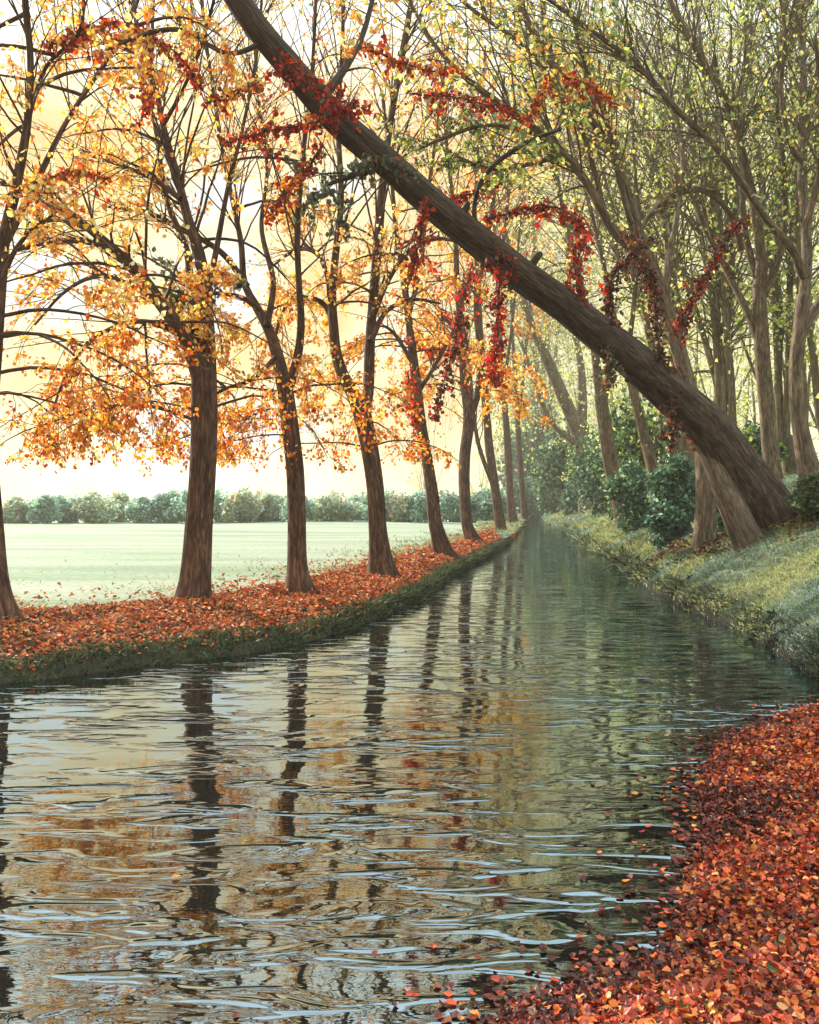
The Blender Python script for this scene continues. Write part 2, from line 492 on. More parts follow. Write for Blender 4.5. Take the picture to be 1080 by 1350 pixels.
def leaves_on(lv, P, n, size, pal, spread=.05, hang=.5, t0=.15, w=1.0):
    """n leaves along the shoot P"""
    if n <= 0: return
    t = rng.uniform(t0, 1.02, n).clip(0, 1) * (len(P) - 1); k = np.minimum(t.astype(int), len(P) - 2); f = (t - k)[:, None]
    pos = P[k] * (1 - f) + P[k + 1] * f + rng.normal(size=(n, 3)) * spread
    T = nrm(P[k + 1] - P[k])
    A = nrm(T * .5 + rng.normal(size=(n, 3)) * .7 - UP * hang)
    lv.add(pos, A, rdir(n), size * rng.uniform(.65, 1.25, n), pick(pal, n), w)


ZFLOOR = -9.0


def ramify(tb, lv, P, rad, n, length, leaf, pal, lsize, up=.25, droop=.0, t0=.25, twigs=4, tleaf=7, wig=.16, sides=4, flat=None, spread=.05, whip=0.0):
    """n side shoots on the limb P, each with twigs, leaves on the outer shoots"""
    for _ in range(int(n * whip)):
        t = rng.uniform(max(t0, .3), .95) * (len(P) - 1); k = min(int(t), len(P) - 2); f = t - k
        p = P[k] * (1 - f) + P[k + 1] * f; r = rad[k] * (1 - f) + rad[k + 1] * f
        T = nrm(P[k + 1] - P[k]); s = rdir(1)[0]
        Q = grow(p, nrm(T * .9 + s * .75 + UP * .45), length * rng.uniform(1.2, 2.4), .055, .10, 12)
        if Q[:, 2].min() < ZFLOOR: continue
        tb.add(Q, np.linspace(max(.33 * r, .012), .005, 12).clip(.005, .026), 4)
        leaves_on(lv, Q, int(leaf * rng.uniform(.5, 1.6)), lsize, pal, spread, .4, .35)
    for _ in range(n):
        t = rng.uniform(t0, .98) * (len(P) - 1); k = min(int(t), len(P) - 2); f = t - k
        p = P[k] * (1 - f) + P[k + 1] * f; r = rad[k] * (1 - f) + rad[k + 1] * f
        T = nrm(P[k + 1] - P[k])
        s = rdir(1)[0]; s = nrm(s - T * np.dot(s, T))
        d = nrm(T * rng.uniform(.5, 1.1) + s * rng.uniform(.5, 1.0) + UP * up)
        L = length * rng.uniform(.5, 1.25)
        Q = grow(p, d, L, wig, droop, 9)
        if Q[:, 2].min() < ZFLOOR: continue
        rs = np.linspace(max(.35 * r, .006), .004, 9).clip(.004, .03)
        tb.add(Q, rs, sides)
        if leaf: leaves_on(lv, Q, int(leaf * rng.uniform(.5, 1.4)), lsize, pal, spread, .4, .35)
        for _ in range(twigs):
            t2 = rng.uniform(.25, .95) * 8; k2 = min(int(t2), 7); f2 = t2 - k2
            p2 = Q[k2] * (1 - f2) + Q[k2 + 1] * f2
            T2 = nrm(Q[k2 + 1] - Q[k2]); s2 = rdir(1)[0]
            d2 = nrm(T2 * .9 + s2 * .8 + UP * up * .4)
            Q2 = grow(p2, d2, L * rng.uniform(.3, .6), wig, droop * 1.6, 6)
            if Q2[:, 2].min() < ZFLOOR: continue
            tb.add(Q2, np.linspace(.006, .003, 6), 3)
            leaves_on(lv, Q2, int(tleaf * rng.uniform(.4, 1.5)), lsize, pal, spread, .5, .1)


def limb_world(pts, Y0, dY, n=40):
    """px polyline with px radii -> world points and radii; depth runs from Y0 to Y0 + dY"""
    pts = np.array(pts, float); t = np.linspace(0, 1, len(pts))
    W = np.array([at(a[0], a[1], Y0 + dY * b ** 1.2) for a, b in zip(pts, t)])
    r = pts[:, 2] * Y0 / F
    Q = smooth_path(np.column_stack((W, r)), n)
    return Q[:, :3], Q[:, 3].clip(.006)


# leaf colours
ORANGE = [(lin('#e07a30'), 3), (lin('#eda044'), 4), (lin('#cf5624'), 1.6), (lin('#f3c25c'), 3.5), (lin('#b0421e'), .8), (lin('#f6d078'), 1.2)]
GOLD = [(lin('#f2c055'), 4), (lin('#f4d88a'), 4), (lin('#eda35a'), 2.5), (lin('#e98a48'), 1.2), (lin('#d4662e'), .5)]
PALEP = [(lin('#f7cf9c'), 3), (lin('#fae6b8'), 4), (lin('#f7dc90'), 2.5), (lin('#efa870'), 1.6), (lin('#d8683a'), .6)]
PEACH = [(lin('#f7b468'), 3), (lin('#f9d880'), 3.4), (lin('#f6c656'), 2.6), (lin('#ee9048'), 2.2), (lin('#d4602e'), .9)]
RED = [(lin('#a32a1c'), 4), (lin('#c23a22'), 3), (lin('#7c1c16'), 2), (lin('#d85a30'), 1)]
DRED = [(lin('#4a2018'), 3), (lin('#5c2a1e'), 2), (lin('#2e1812'), 3), (lin('#74402a'), 1.2)]
CRIMSON = [(lin('#c02430'), 3), (lin('#d8443c'), 2), (lin('#98201f'), 1)]
OLIVE = [(lin('#4a5a34'), 1.6), (lin('#929c4e'), 3), (lin('#b6bc64'), 3), (lin('#5e6c3c'), 1.2), (lin('#d2d282'), 2.2), (lin('#d0b464'), .8)]
LIME = [(lin('#d2da84'), 4), (lin('#e4e8a4'), 3), (lin('#c0ca6c'), 3), (lin('#9aaa50'), 1.4), (lin('#eadc88'), 2)]
DGREEN = [(lin('#3f5c42'), 3), (lin('#547250'), 3), (lin('#2c4634'), 2.4), (lin('#748e62'), 1.8), (lin('#9ab490'), .7)]
TEAL = [(lin('#42614c'), 3), (lin('#5c7d62'), 3), (lin('#8aa68c'), 1.4), (lin('#2c483a'), 2.4)]
GREYG = [(lin('#59604a'), 3), (lin('#6f765c'), 2), (lin('#454a3a'), 2)]
HEDGE_HAZED = [(lin('#9ab6a4'), 3), (lin('#acc4b2'), 3), (lin('#8aa696'), 2), (lin('#bed0bc'), 1.5)]  # distance haze put into the leaf colours: paler and bluer
OLIVEBROWN = [(lin('#6a5238'), 3), (lin('#7d6a48'), 2), (lin('#4e4630'), 2)]


def make_tree(name, label, group, Y0, trunk, limbs, mat, cat='tree', sides=28, rough=.07, flare=(1.0, .28, 5), upper=(GOLD, 5, .1), nper=9, length=1.7,
              twigs=4, tleaf=7, droops=(), up=.3, dgrav=0.0, quad=False, sink=.35, top_extra=0, limb_depth=None, base=None, sprays=()):
    tp = np.array(trunk, float)
    W, rad = limb_world(tp, Y0, 0, 60)
    rad = rad * (.82 if group == ROW else .82)
    base = W[0] - np.array((0, 0, .0))
    root = thing(name, label, cat, base, group)
    tb = Tubes()
    Wb = np.vstack((W[0] - nrm(W[3] - W[0]) * sink, W)); rb = np.concatenate(([rad[0]], rad))
    tb.add(Wb, rb, sides, rough, (flare[0], flare[1], flare[2], rng.uniform(0, 6)) if flare else None)
    tb.build('trunk', mat, root)
    global ZFLOOR
    LW = []
    ZFLOOR = 2.4 + .035 * Y0 if group == ROW else -9
    lv = Leaves()
    for li, lb in enumerate(limbs):
        pts, dY = lb[0], lb[1]
        opt = lb[2] if len(lb) > 2 else {}
        P, r = limb_world(pts, Y0 + opt.get('y0', 0), dY, 40)
        r = r * (.78 if group == WOOD else .80)
        LW.append((P, r))
        t2 = Tubes(); t2.add(P, r, 10 if r[0] > .05 else 7, .05)
        pal, lf, ls = opt.get('leaf', upper)
        Lw = np.linalg.norm(np.diff(P, axis=0), axis=1).sum()
        n = int(opt.get('n', nper) * (.35 + .16 * Lw))
        ramify(t2, lv, P, r, n, opt.get('len', length) * (.55 + .07 * Lw), lf, pal, ls, opt.get('up', up), opt.get('droop', dgrav), opt.get('t0', .22), opt.get('twigs', twigs), opt.get('tleaf', tleaf), spread=opt.get('spread', .06), whip=1.3)
        t2.build('branch', mat, root)
    dl = []
    for sp in droops: dl += droop_set(W, *sp)
    if group == ROW:
        for (P, r) in LW[:5]:
            for _ in range(2 if Y0 < 25 else 1):
                i = int(rng.uniform(.2, .75) * 39); a = rng.uniform(0, 6.28)
                dl.append((P[i], np.array((math.cos(a), math.sin(a), rng.uniform(.0, .5))), rng.uniform(1.8, 3.6), rng.uniform(.2, .45), (ORANGE + PEACH[:2]) if P[i][2] < 2.4 + .22 * Y0 else PEACH, 8, 9, .085 * max(1, Y0 / 24)))
    for (p, d, L, g, pal, nt, nl, ls) in dl:
        P = grow(p, d, L, .08, g, 14)
        kk = int((P[:, 2] > ZFLOOR + abs(rng.normal(0, .06)) * Y0).sum())
        if kk < 5: continue
        P = P[:kk]
        t2 = Tubes(); r = np.linspace(.035, .007, 14)[-kk:]; t2.add(P, r, 6)
        ramify(t2, lv, P, r, nt, L * .27, 3, pal, ls, .0, .9, .3, 4, nl, .2)
        t2.build('branch', mat, root)
    ZFLOOR = -9
    if lv.count(): lv.build('crown', M_LEAF if cat != 'shrub' else M_LEAF_G, root, quad, 2.4 + .035 * Y0 if group == ROW else None)
    return root, W, rad


def droop_set(W, n, zr, Lr, g, pal, nt, nl, ls, az=None):
    out = []
    for k in range(n):
        i = int(rng.uniform(*zr) * (len(W) - 1)); p = W[i]
        a = rng.choice([rng.uniform(-.1, 3.24), rng.uniform(-.5, .3), rng.uniform(2.9, 3.7)])
        d = np.array((math.cos(a), math.sin(a), rng.uniform(.15, .7)))
        out.append((p, d, rng.uniform(*Lr), g, pal, nt, nl, ls))
    return out


WOOD = 'trees of the grassy embankment'
ROW = 'trees along the leafy canal bank'
UPL = (PEACH + PALEP[1:3], 9, .085)

# --- tree 1, half outside the frame
r1, W1, _ = make_tree('tree', 'brown trunk cut off by the picture edge at the nearest end of the leafy bank', ROW, 14.2,
    [(-8, 818, 34), (-10, 770, 24), (-14, 700, 21), (-19, 620, 20), (-20, 540, 20), (-12, 450, 18), (-5, 380, 15), (1, 330, 12)],
    [([(1, 335, 11), (12, 285, 9), (22, 240, 8), (36, 160, 6), (40, 80, 5), (33, 0, 5), (25, -130, 3)], -1.5),
     ([(4, 325, 8), (30, 275, 6), (60, 215, 5), (85, 165, 4), (120, 110, 4), (160, 50, 3), (185, -10, 3), (210, -120, 2)], 1.5),
     ([(-18, 420, 11), (-60, 330, 9), (-110, 200, 7), (-140, 50, 5), (-150, -120, 3)], 2),
     ([(-8, 400, 6), (20, 330, 4), (60, 292, 3), (110, 300, 3), (150, 330, 2)], -1.2),
     ([(35, 165, 4), (60, 90, 3), (105, 40, 3), (110, -40, 2)], -1.2)],
    M_BARK_L, upper=UPL, nper=8, flare=(1.0, .35, 5), droops=[(11, (.60, .85), (3., 5.4), .28, ORANGE, 10, 12, .08)])
# --- tree 2, the thick forked one
r2, W2, _ = make_tree('tree', 'thick dark forked trunk, tallest and stoutest of the whole trees on the leafy bank', ROW, 16.5,
    [(256, 795, 27), (258, 765, 24), (262, 700, 22), (267, 640, 21), (269, 580, 21), (270, 530, 21), (270, 490, 20)],
    [([(268, 505, 17), (246, 448, 13), (214, 402, 11), (180, 357, 9), (130, 312, 7), (82, 274, 5), (40, 255, 3), (0, 240, 2)], -1.8),
     ([(273, 505, 16), (274, 440, 12), (266, 350, 10), (247, 285, 8), (232, 225, 6), (215, 165, 5), (203, 100, 4), (180, 30, 4), (165, -120, 2)], .8),
     ([(258, 462, 9), (252, 400, 7), (246, 330, 6), (222, 270, 5), (208, 190, 4), (200, 110, 3), (205, -60, 2)], 2.2),
     ([(252, 452, 7), (228, 436, 6), (205, 427, 5), (178, 424, 4), (148, 432, 3), (118, 452, 3), (88, 492, 2), (70, 540, 2)], -1.5, dict(leaf=(ORANGE, 8, .09), droop=.6, up=0)),
     ([(205, 395, 6), (172, 376, 5), (128, 364, 4), (84, 386, 3), (46, 428, 2)], 1.8, dict(leaf=(ORANGE, 8, .09), droop=.5, up=0)),
     ([(178, 352, 5), (140, 326, 4), (82, 318, 3), (22, 330, 2)], -2.2),
     ([(268, 410, 6), (285, 330, 5), (300, 250, 4), (322, 160, 3), (340, 60, 3), (350, -80, 2)], 1.5),
     ([(238, 262, 5), (200, 235, 4), (150, 215, 3), (100, 200, 2)], 1.2),
     ([(215, 165, 4), (240, 120, 3), (265, 60, 3), (290, -30, 2)], -1.5)],
    M_BARK_L, upper=UPL, droops=[(12, (.70, .97), (2.8, 5.0), .30, ORANGE, 10, 11, .08)])
# --- tree 3
r3, W3, _ = make_tree('tree', 'slimmer swaying trunk with a knot, rising beside the thick forked trunk on the leafy bank', ROW, 19.1,
    [(396, 778, 22), (393, 745, 16), (391, 680, 14), (389, 620, 14), (383, 570, 14), (378, 530, 13), (374, 500, 13)],
    [([(375, 512, 12), (368, 478, 11), (356, 438, 9), (336, 400, 7), (322, 372, 6), (318, 320, 5), (306, 262, 4), (292, 190, 4), (280, 110, 3), (268, 20, 3), (262, -100, 2)], 1.5),
     ([(378, 515, 10), (386, 495, 8), (394, 460, 7), (397, 420, 6), (394, 370, 5), (392, 300, 5), (400, 200, 4), (412, 90, 3), (420, -90, 2)], -1.2),
     ([(326, 378, 6), (292, 333, 5), (240, 302, 4), (200, 282, 3), (140, 272, 2)], -2),
     ([(366, 470, 6), (348, 488, 5), (322, 505, 4), (298, 512, 3), (270, 530, 2)], 1, dict(leaf=(ORANGE, 8, .09), droop=.6, up=0)),
     ([(342, 408, 5), (318, 392, 4), (282, 386, 3), (242, 384, 3)], -1.5, dict(leaf=(GREYG, 14, .13), droop=.7, up=0, n=8, len=.8)),
     ([(352, 430, 6), (360, 370, 5), (345, 300, 4), (352, 220, 3), (340, 120, 3), (330, -40, 2)], 2)],
    M_BARK_L, upper=UPL, droops=[(8, (.7, .97), (2.4, 4.2), .32, ORANGE, 9, 10, .08)])
# --- tree 4
r4, W4, _ = make_tree('tree', 'root-footed forked trunk, between the knotted trunk and the slender trunk leaning to the field', ROW, 23.0,
    [(504, 758, 22), (501, 720, 16), (498, 690, 14), (494, 640, 14), (486, 585, 14), (476, 540, 14)],
    [([(477, 552, 12), (466, 520, 11), (453, 496, 10), (443, 465, 9), (440, 430, 8), (438, 390, 7), (442, 340, 6), (450, 260, 5), (446, 160, 4), (452, 40, 3), (450, -80, 2)], -1),
     ([(479, 552, 11), (486, 515, 9), (487, 470, 9), (490, 420, 8), (495, 360, 8), (500, 300, 8), (505, 240, 7), (512, 180, 6), (522, 120, 5), (540, 20, 4), (550, -80, 2)], 1),
     ([(439, 420, 6), (428, 402, 5), (410, 393, 4), (390, 396, 3), (372, 412, 3), (362, 450, 2)], -1, dict(leaf=(ORANGE, 5, .12), droop=.6, up=0)),
     ([(440, 400, 5), (425, 345, 4), (405, 328, 4), (380, 335, 3), (358, 352, 2)], 1.5),
     ([(490, 420, 6), (512, 370, 4), (540, 330, 3), (575, 315, 3), (610, 320, 2)], -1.2),
     ([(488, 450, 6), (510, 410, 4), (545, 395, 3), (580, 400, 2)], 1.5, dict(leaf=(ORANGE, 5, .12), droop=.5, up=0))],
    M_BARK_L, upper=UPL, nper=8, flare=(.9, .3, 5), droops=[(8, (.7, .97), (2.6, 4.4), .30, ORANGE, 9, 10, .085)])
# --- tree 5
r5, W5, _ = make_tree('tree', 'slender trunk leaning towards the field, first of the thin trees past the forked pair', ROW, 31,
    [(586, 731, 15), (574, 690, 11), (570, 650, 10), (564, 610, 9), (555, 560, 9), (548, 500, 8), (540, 430, 6), (532, 365, 5)],
    [([(533, 370, 5), (522, 300, 4), (515, 220, 3), (505, 130, 3)], -1), ([(538, 420, 4), (555, 350, 4), (562, 270, 3), (575, 180, 3), (590, 60, 2)], 1),
     ([(545, 480, 4), (520, 440, 3), (500, 430, 2), (482, 450, 2)], -1, dict(leaf=(ORANGE, 5, .14), droop=.5)),
     ([(550, 520, 4), (580, 470, 3), (604, 420, 3), (612, 360, 2)], 1, dict(leaf=(RED, 12, .14)))],
    M_BARK_L, upper=(GOLD, 5, .14), nper=7, length=2.2, sides=18, droops=[(8, (.7, 1), (3, 5), .30, ORANGE + GOLD[:2], 7, 9, .14)])
r6, W6, _ = make_tree('tree', 'wavy double-stemmed trunk between two slender trunks far along the leafy bank', ROW, 41,
    [(624, 714, 12), (616, 690, 9), (613, 650, 9), (613, 600, 9), (618, 555, 9), (613, 500, 8), (610, 440, 7)],
    [([(610, 445, 6), (603, 380, 5), (600, 300, 4), (590, 200, 3), (580, 80, 2)], -1), ([(617, 555, 6), (630, 520, 6), (633, 470, 5), (628, 400, 5), (640, 330, 4), (655, 230, 3), (665, 100, 2)], 1),
     ([(612, 490, 4), (600, 440, 3), (585, 420, 3), (570, 440, 2)], -1, dict(leaf=(ORANGE, 5, .16), droop=.4))],
    M_BARK_L, upper=(GOLD, 5, .16), nper=6, length=2.6, sides=16, droops=[(8, (.7, 1), (3, 5), .30, ORANGE + GOLD[:2], 7, 9, .14)])
r7, W7, _ = make_tree('tree', 'thin bowed trunk with a thinner second stem, third from the canal bend', ROW, 54,
    [(661, 703, 9), (657, 670, 8), (651, 630, 7), (645, 590, 7), (641, 540, 6), (634, 450, 5), (631, 380, 4)],
    [([(632, 390, 4), (626, 300, 3), (630, 200, 3), (640, 60, 2)], 1), ([(652, 645, 4), (632, 590, 3.5), (624, 540, 3), (618, 470, 3), (606, 400, 2)], -1),
     ([(638, 500, 4), (655, 430, 3), (660, 350, 3), (672, 250, 2)], 1)],
    M_BARK_L, upper=(GOLD, 5, .2), nper=6, length=3, sides=12, droops=[(7, (.7, 1), (3, 5), .30, ORANGE + GOLD[:2], 7, 9, .14)])
r8, W8, _ = make_tree('tree', 'thin straight trunk at the water beside the bowed double stem', ROW, 70,
    [(677, 692, 8), (673, 650, 6), (670, 600, 6), (666, 540, 5), (661, 470, 4), (658, 400, 3)],
    [([(658, 405, 3), (652, 300, 3), (650, 180, 2)], -1), ([(664, 510, 3), (675, 430, 2.5), (682, 340, 2), (690, 250, 2)], 1)],
    M_BARK_L, upper=(GOLD, 5, .24), nper=5, length=3.4, sides=10, droops=[(6, (.7, 1), (3, 5), .30, ORANGE + GOLD[:2], 7, 9, .14)])
r9, W9, _ = make_tree('tree', 'thinnest dark trunk where the canal bends out of sight', ROW, 88,
    [(692, 686, 6), (689, 650, 5), (685, 600, 4.5), (682, 540, 4), (678, 470, 3)],
    [([(678, 480, 3), (674, 400, 2), (668, 300, 2)], -1), ([(683, 560, 3), (692, 480, 2), (700, 390, 2)], 1)],
    M_BARK_L, upper=(OLIVE, 5, .28), nper=5, length=4, sides=10)

# ------------------------------------------------------------------ the leaning trunk over the canal
def lean_Y(px): return 15.0 + 6.0 * (px - 300) / 700.0


LEAN = [(1026, 708, 52), (1003, 668, 46), (974, 622, 40), (945, 581, 36), (914, 546, 33), (880, 515, 31), (820, 463, 29), (750, 408, 27), (680, 355, 26), (600, 293, 25), (520, 225, 25), (450, 165, 24), (400, 110, 23), (345, 45, 22), (300, -20, 21), (240, -110, 19), (160, -230, 16)]
lw = np.array([(*at(p[0], p[1], lean_Y(p[0])), p[2] * np.interp(p[0], [300, 700, 1000], [.72, .78, .82]) * lean_Y(p[0]) / F) for p in LEAN])
lw[0, 2] -= .1
lq = smooth_path(lw, 120)
lean_root = thing('leaning_tree', 'huge grey-brown trunk leaning diagonally across the canal from the grassy embankment', 'tree', lq[0, :3])
tb = Tubes(); tb.add(np.vstack((lq[0, :3] - np.array((-.25, 0, .7)), lq[:, :3])), np.concatenate(([lq[0, 3] * 1.1], lq[:, 3])), 44, .07, (.45, .7, 4, 1.0))
tb.build('trunk', M_BARK_LEAN, lean_root)
# the second root that props the trunk, its lit paleness put into the bark colour
pr = np.array([(*at(992, 722, 20.4), .38), (*at(975, 690, 20.4), .32), (*at(955, 640, 20.5), .29), (*at(936, 598, 20.5), .25), (*at(915, 565, 20.4), .16)])
pq = smooth_path(pr, 30)
tb = Tubes(); tb.add(np.vstack((pq[0, :3] - np.array((-.1, 0, .5)), pq[:, :3])), np.concatenate(([pq[0, 3] * 1.15], pq[:, 3])), 28, .10, (.35, .5, 4, .3))
tb.build('root', bark_mat('bark_lit_root', (.05, .036, .026), (.15, .11, .08), (.30, .23, .17)), lean_root)
for (px, py, ax, ay, L) in ((486, 214, -.2, .6, .5), (700, 352, .5, .8, .35), (838, 492, -.7, -.5, .3), (610, 285, .4, .8, .28)):
    b0 = at(px, py, lean_Y(px) - .05); Q = grow(b0, (ax, -.35, ay), L, .08, 0, 6); t2 = Tubes(); t2.add(Q, np.array([.13, .10, .085, .08, .075, .06]) * (.6 + L), 12, .1); t2.build('stub', M_BARK_LEAN, lean_root)
llv = Leaves()
for pts, y0, dY, opt in (
        [[(500, 205, 7), (470, 228, 5), (445, 238, 3), (425, 246, 2)], 16.6, -.6, dict(leaf=(GREYG, 16, .11))],
        [[(420, 135, 8), (455, 90, 5), (480, 40, 4), (500, -40, 3)], 16.0, 1.5, {}],
        [[(640, 320, 4), (625, 280, 3), (640, 230, 3), (690, 190, 3), (740, 170, 2)], 17.9, -1.2, dict(leaf=(OLIVE, 8, .12))],
        [[(350, 55, 4), (300, 70, 3), (240, 40, 3), (190, 45, 3), (140, 66, 2)], 15.4, -1.0, {}]):
    P, r = limb_world(pts, y0, dY, 30); t2 = Tubes(); t2.add(P, r, 8, .05)
    pal, lf, ls = opt.get('leaf', (GOLD, 5, .12))
    ramify(t2, llv, P, r, 9, .9, lf, pal, ls, .1, .2, .2, 3, 6)
    t2.build('branch', M_BARK_LEAN, lean_root)
llv.build('crown', M_LEAF, lean_root)

# ------------------------------------------------------------------ trees of the right bank
GL = (LIME, 4, .13); OL = (OLIVE + LIME[:2], 4, .12)
gl = dict(leaf=GL, droop=.25, up=.1, spread=.12, tleaf=5)
ol = dict(leaf=(OLIVE, 5, .115), droop=.2, up=.1, spread=.12, tleaf=5)
mixd = dict(leaf=(OLIVE + GOLD[:3], 7, .14), droop=.15, up=.1, spread=.14)
make_tree('tree', 'dark V-forked trunk rising from the dark green shrubs past the canal bend', WOOD, 75,
    [(771, 668, 10), (770, 640, 10), (767, 600, 13), (765, 560, 14)],
    [([(763, 572, 12), (748, 535, 11), (733, 500, 10), (715, 460, 8), (700, 425, 6), (690, 390, 4), (670, 320, 3), (650, 230, 2)], -3, gl),
     ([(766, 570, 11), (768, 520, 8), (765, 475, 6), (757, 430, 5), (750, 360, 4), (745, 260, 3), (735, 120, 2)], 2, gl),
     ([(762, 585, 6), (742, 572, 4), (726, 555, 4), (712, 525, 3), (700, 490, 3), (688, 450, 2)], -2, gl)],
    M_BARK_R, sides=16, sink=1.5, flare=None, nper=6, length=2.6, upper=GL)
make_tree('tree', 'dark leaning trunk with pale edge between the V-forked trunk and the short stub', WOOD, 42,
    [(822, 685, 13), (816, 655, 13), (806, 610, 12), (797, 560, 11), (791, 520, 9)],
    [([(791, 525, 8), (784, 460, 7), (772, 400, 6), (755, 330, 5), (735, 240, 4), (705, 120, 3), (690, 0, 2)], -2, gl),
     ([(795, 535, 7), (805, 470, 5), (803, 400, 4), (790, 300, 4), (778, 180, 3), (770, 40, 2)], 3, gl)],
    M_BARK_R, sides=18, sink=1.2, nper=7, length=2.4, upper=GL)
make_tree('tree', 'short thin dark trunk among dark green leaves under the leaning trunk', WOOD, 33,
    [(864, 640, 9), (858, 605, 9), (848, 570, 8), (838, 530, 7), (826, 480, 6), (812, 430, 5)],
    [([(814, 435, 5), (800, 370, 4), (780, 280, 3), (750, 170, 2), (735, 60, 2)], 2, gl), ([(826, 480, 5), (836, 400, 4), (842, 300, 3), (835, 180, 2), (840, 40, 2)], -2, gl)],
    M_BARK_R, sides=14, sink=1.2, nper=7, length=2.2, upper=GL)
make_tree('tree', 'upright brown trunk passing behind the leaning trunk beside its root', WOOD, 24,
    [(930, 722, 19), (930, 690, 17), (931, 650, 16), (931, 612, 15), (926, 575, 14), (914, 530, 13), (900, 480, 12), (886, 430, 11), (870, 380, 11), (852, 335, 11)],
    [([(855, 342, 10), (832, 325, 9), (806, 300, 8), (772, 238, 7), (726, 186, 6), (680, 152, 5), (625, 112, 4), (570, 55, 3), (530, -20, 2)], -3.5, mixd),
     ([(851, 335, 9), (832, 270, 8), (810, 205, 7), (762, 132, 6), (716, 66, 6), (685, 0, 5), (660, -90, 3)], -1, mixd),
     ([(770, 235, 5), (748, 205, 4), (705, 215, 4), (645, 222, 4), (600, 205, 2)], -2, dict(leaf=(GREYG + OLIVE, 14, .12), droop=.2, n=10, len=.9)),
     ([(722, 182, 5), (690, 172, 4), (640, 165, 3), (585, 182, 3), (545, 200, 2)], -2.5, dict(leaf=(GREYG + OLIVE, 12, .12), droop=.2, n=10, len=.9)),
     ([(880, 415, 7), (880, 350, 6), (892, 290, 5), (900, 200, 4), (880, 100, 3), (860, -20, 2)], 2.5, ol),
     ([(800, 290, 5), (770, 180, 4), (735, 120, 4), (690, 60, 3), (620, 10, 3), (560, -50, 2)], -3, mixd),
     ([(842, 330, 6), (820, 250, 5), (800, 160, 4), (770, 80, 3), (745, -20, 2)], -3, mixd)],
    M_BARK_R, sides=26, sink=.8, nper=11, length=1.8, upper=OL)
make_tree('tree', 'dark straight trunk fraying into pale upswept limbs on the embankment top', WOOD, 27,
    [(1020, 628, 14), (1014, 580, 12), (1009, 520, 12), (1005, 460, 12), (1002, 400, 11), (1004, 340, 10)],
    [([(1004, 350, 9), (998, 290, 8), (985, 226, 7), (962, 145, 6), (930, 86, 5), (890, 15, 4), (850, -90, 2)], -2.5, ol),
     ([(1003, 380, 7), (985, 320, 6), (978, 250, 5), (975, 150, 4), (985, 40, 3), (980, -100, 2)], 2, ol),
     ([(1007, 470, 7), (985, 410, 6), (955, 350, 5), (925, 290, 5), (900, 210, 4), (880, 120, 3), (830, 20, 2)], 1, ol),
     ([(1004, 400, 6), (1030, 330, 5), (1035, 240, 4), (1025, 130, 3), (1040, -20, 2)], -2, ol),
     ([(978, 330, 6), (965, 285, 5), (930, 252, 5), (890, 256, 5), (856, 285, 4), (836, 325, 3), (826, 360, 2)], -3.5, dict(leaf=(OLIVEBROWN, 6, .12), droop=.3, n=7, len=.7))],
    M_BARK_R, sides=22, sink=1.0, nper=11, length=1.8, upper=OL)
make_tree('tree', 'dark trunk at the right picture edge, forked low with one limb arching over the canal', WOOD, 23.5,
    [(1066, 622, 17), (1058, 580, 13), (1051, 530, 11), (1050, 480, 11), (1056, 425, 11), (1060, 390, 11)],
    [([(1060, 395, 10), (1064, 340, 9), (1062, 290, 8), (1058, 220, 8), (1060, 120, 6), (1055, 0, 5), (1060, -120, 3)], 1.5, ol),
     ([(1060, 365, 8), (1045, 330, 7), (1012, 290, 6), (980, 244, 6), (940, 190, 5), (890, 142, 5), (845, 90, 4), (780, 40, 3), (710, -10, 2)], -4, ol),
     ([(1056, 440, 8), (1070, 415, 8), (1090, 380, 7), (1110, 300, 6), (1120, 180, 5), (1110, 20, 3)], 1, ol),
     ([(1062, 300, 6), (1080, 230, 5), (1085, 150, 4), (1075, 50, 3)], -2, ol),
     ([(1060, 215, 6), (1042, 190, 4), (1030, 120, 4), (1035, 40, 3), (1020, -50, 2)], -1.5, ol)],
    M_BARK_R, sides=24, sink=1.0, nper=11, length=1.8, upper=OL)


def coppice(label, Y0, bx, by, tips, rp, opt, nper=8, length=1.9):
    b = (bx, by)
    lim = []
    for (tx, ty, kx) in tips:
        pts = []
        for t in np.linspace(0, 1, 7):
            x = bx + (tx - bx) * (t ** kx); y = by - 6 + (ty - by) * t
            pts.append((x + rng.uniform(-4, 4) * (0 < t < 1) + 10 * math.sin(t * 3 + tx), y, rp * (1 - .78 * t)))
        lim.append((pts, rng.uniform(-3, 3), opt))
    make_tree('tree', label, WOOD, Y0, [(bx + 3, by + 22, rp * 2.1), (bx + 1, by, rp * 2.0), (bx, by - 22, rp * 1.7)], lim, M_BARK_T, sides=16, sink=1.2, flare=(.4, .4, 4), nper=nper, length=length, upper=GL)


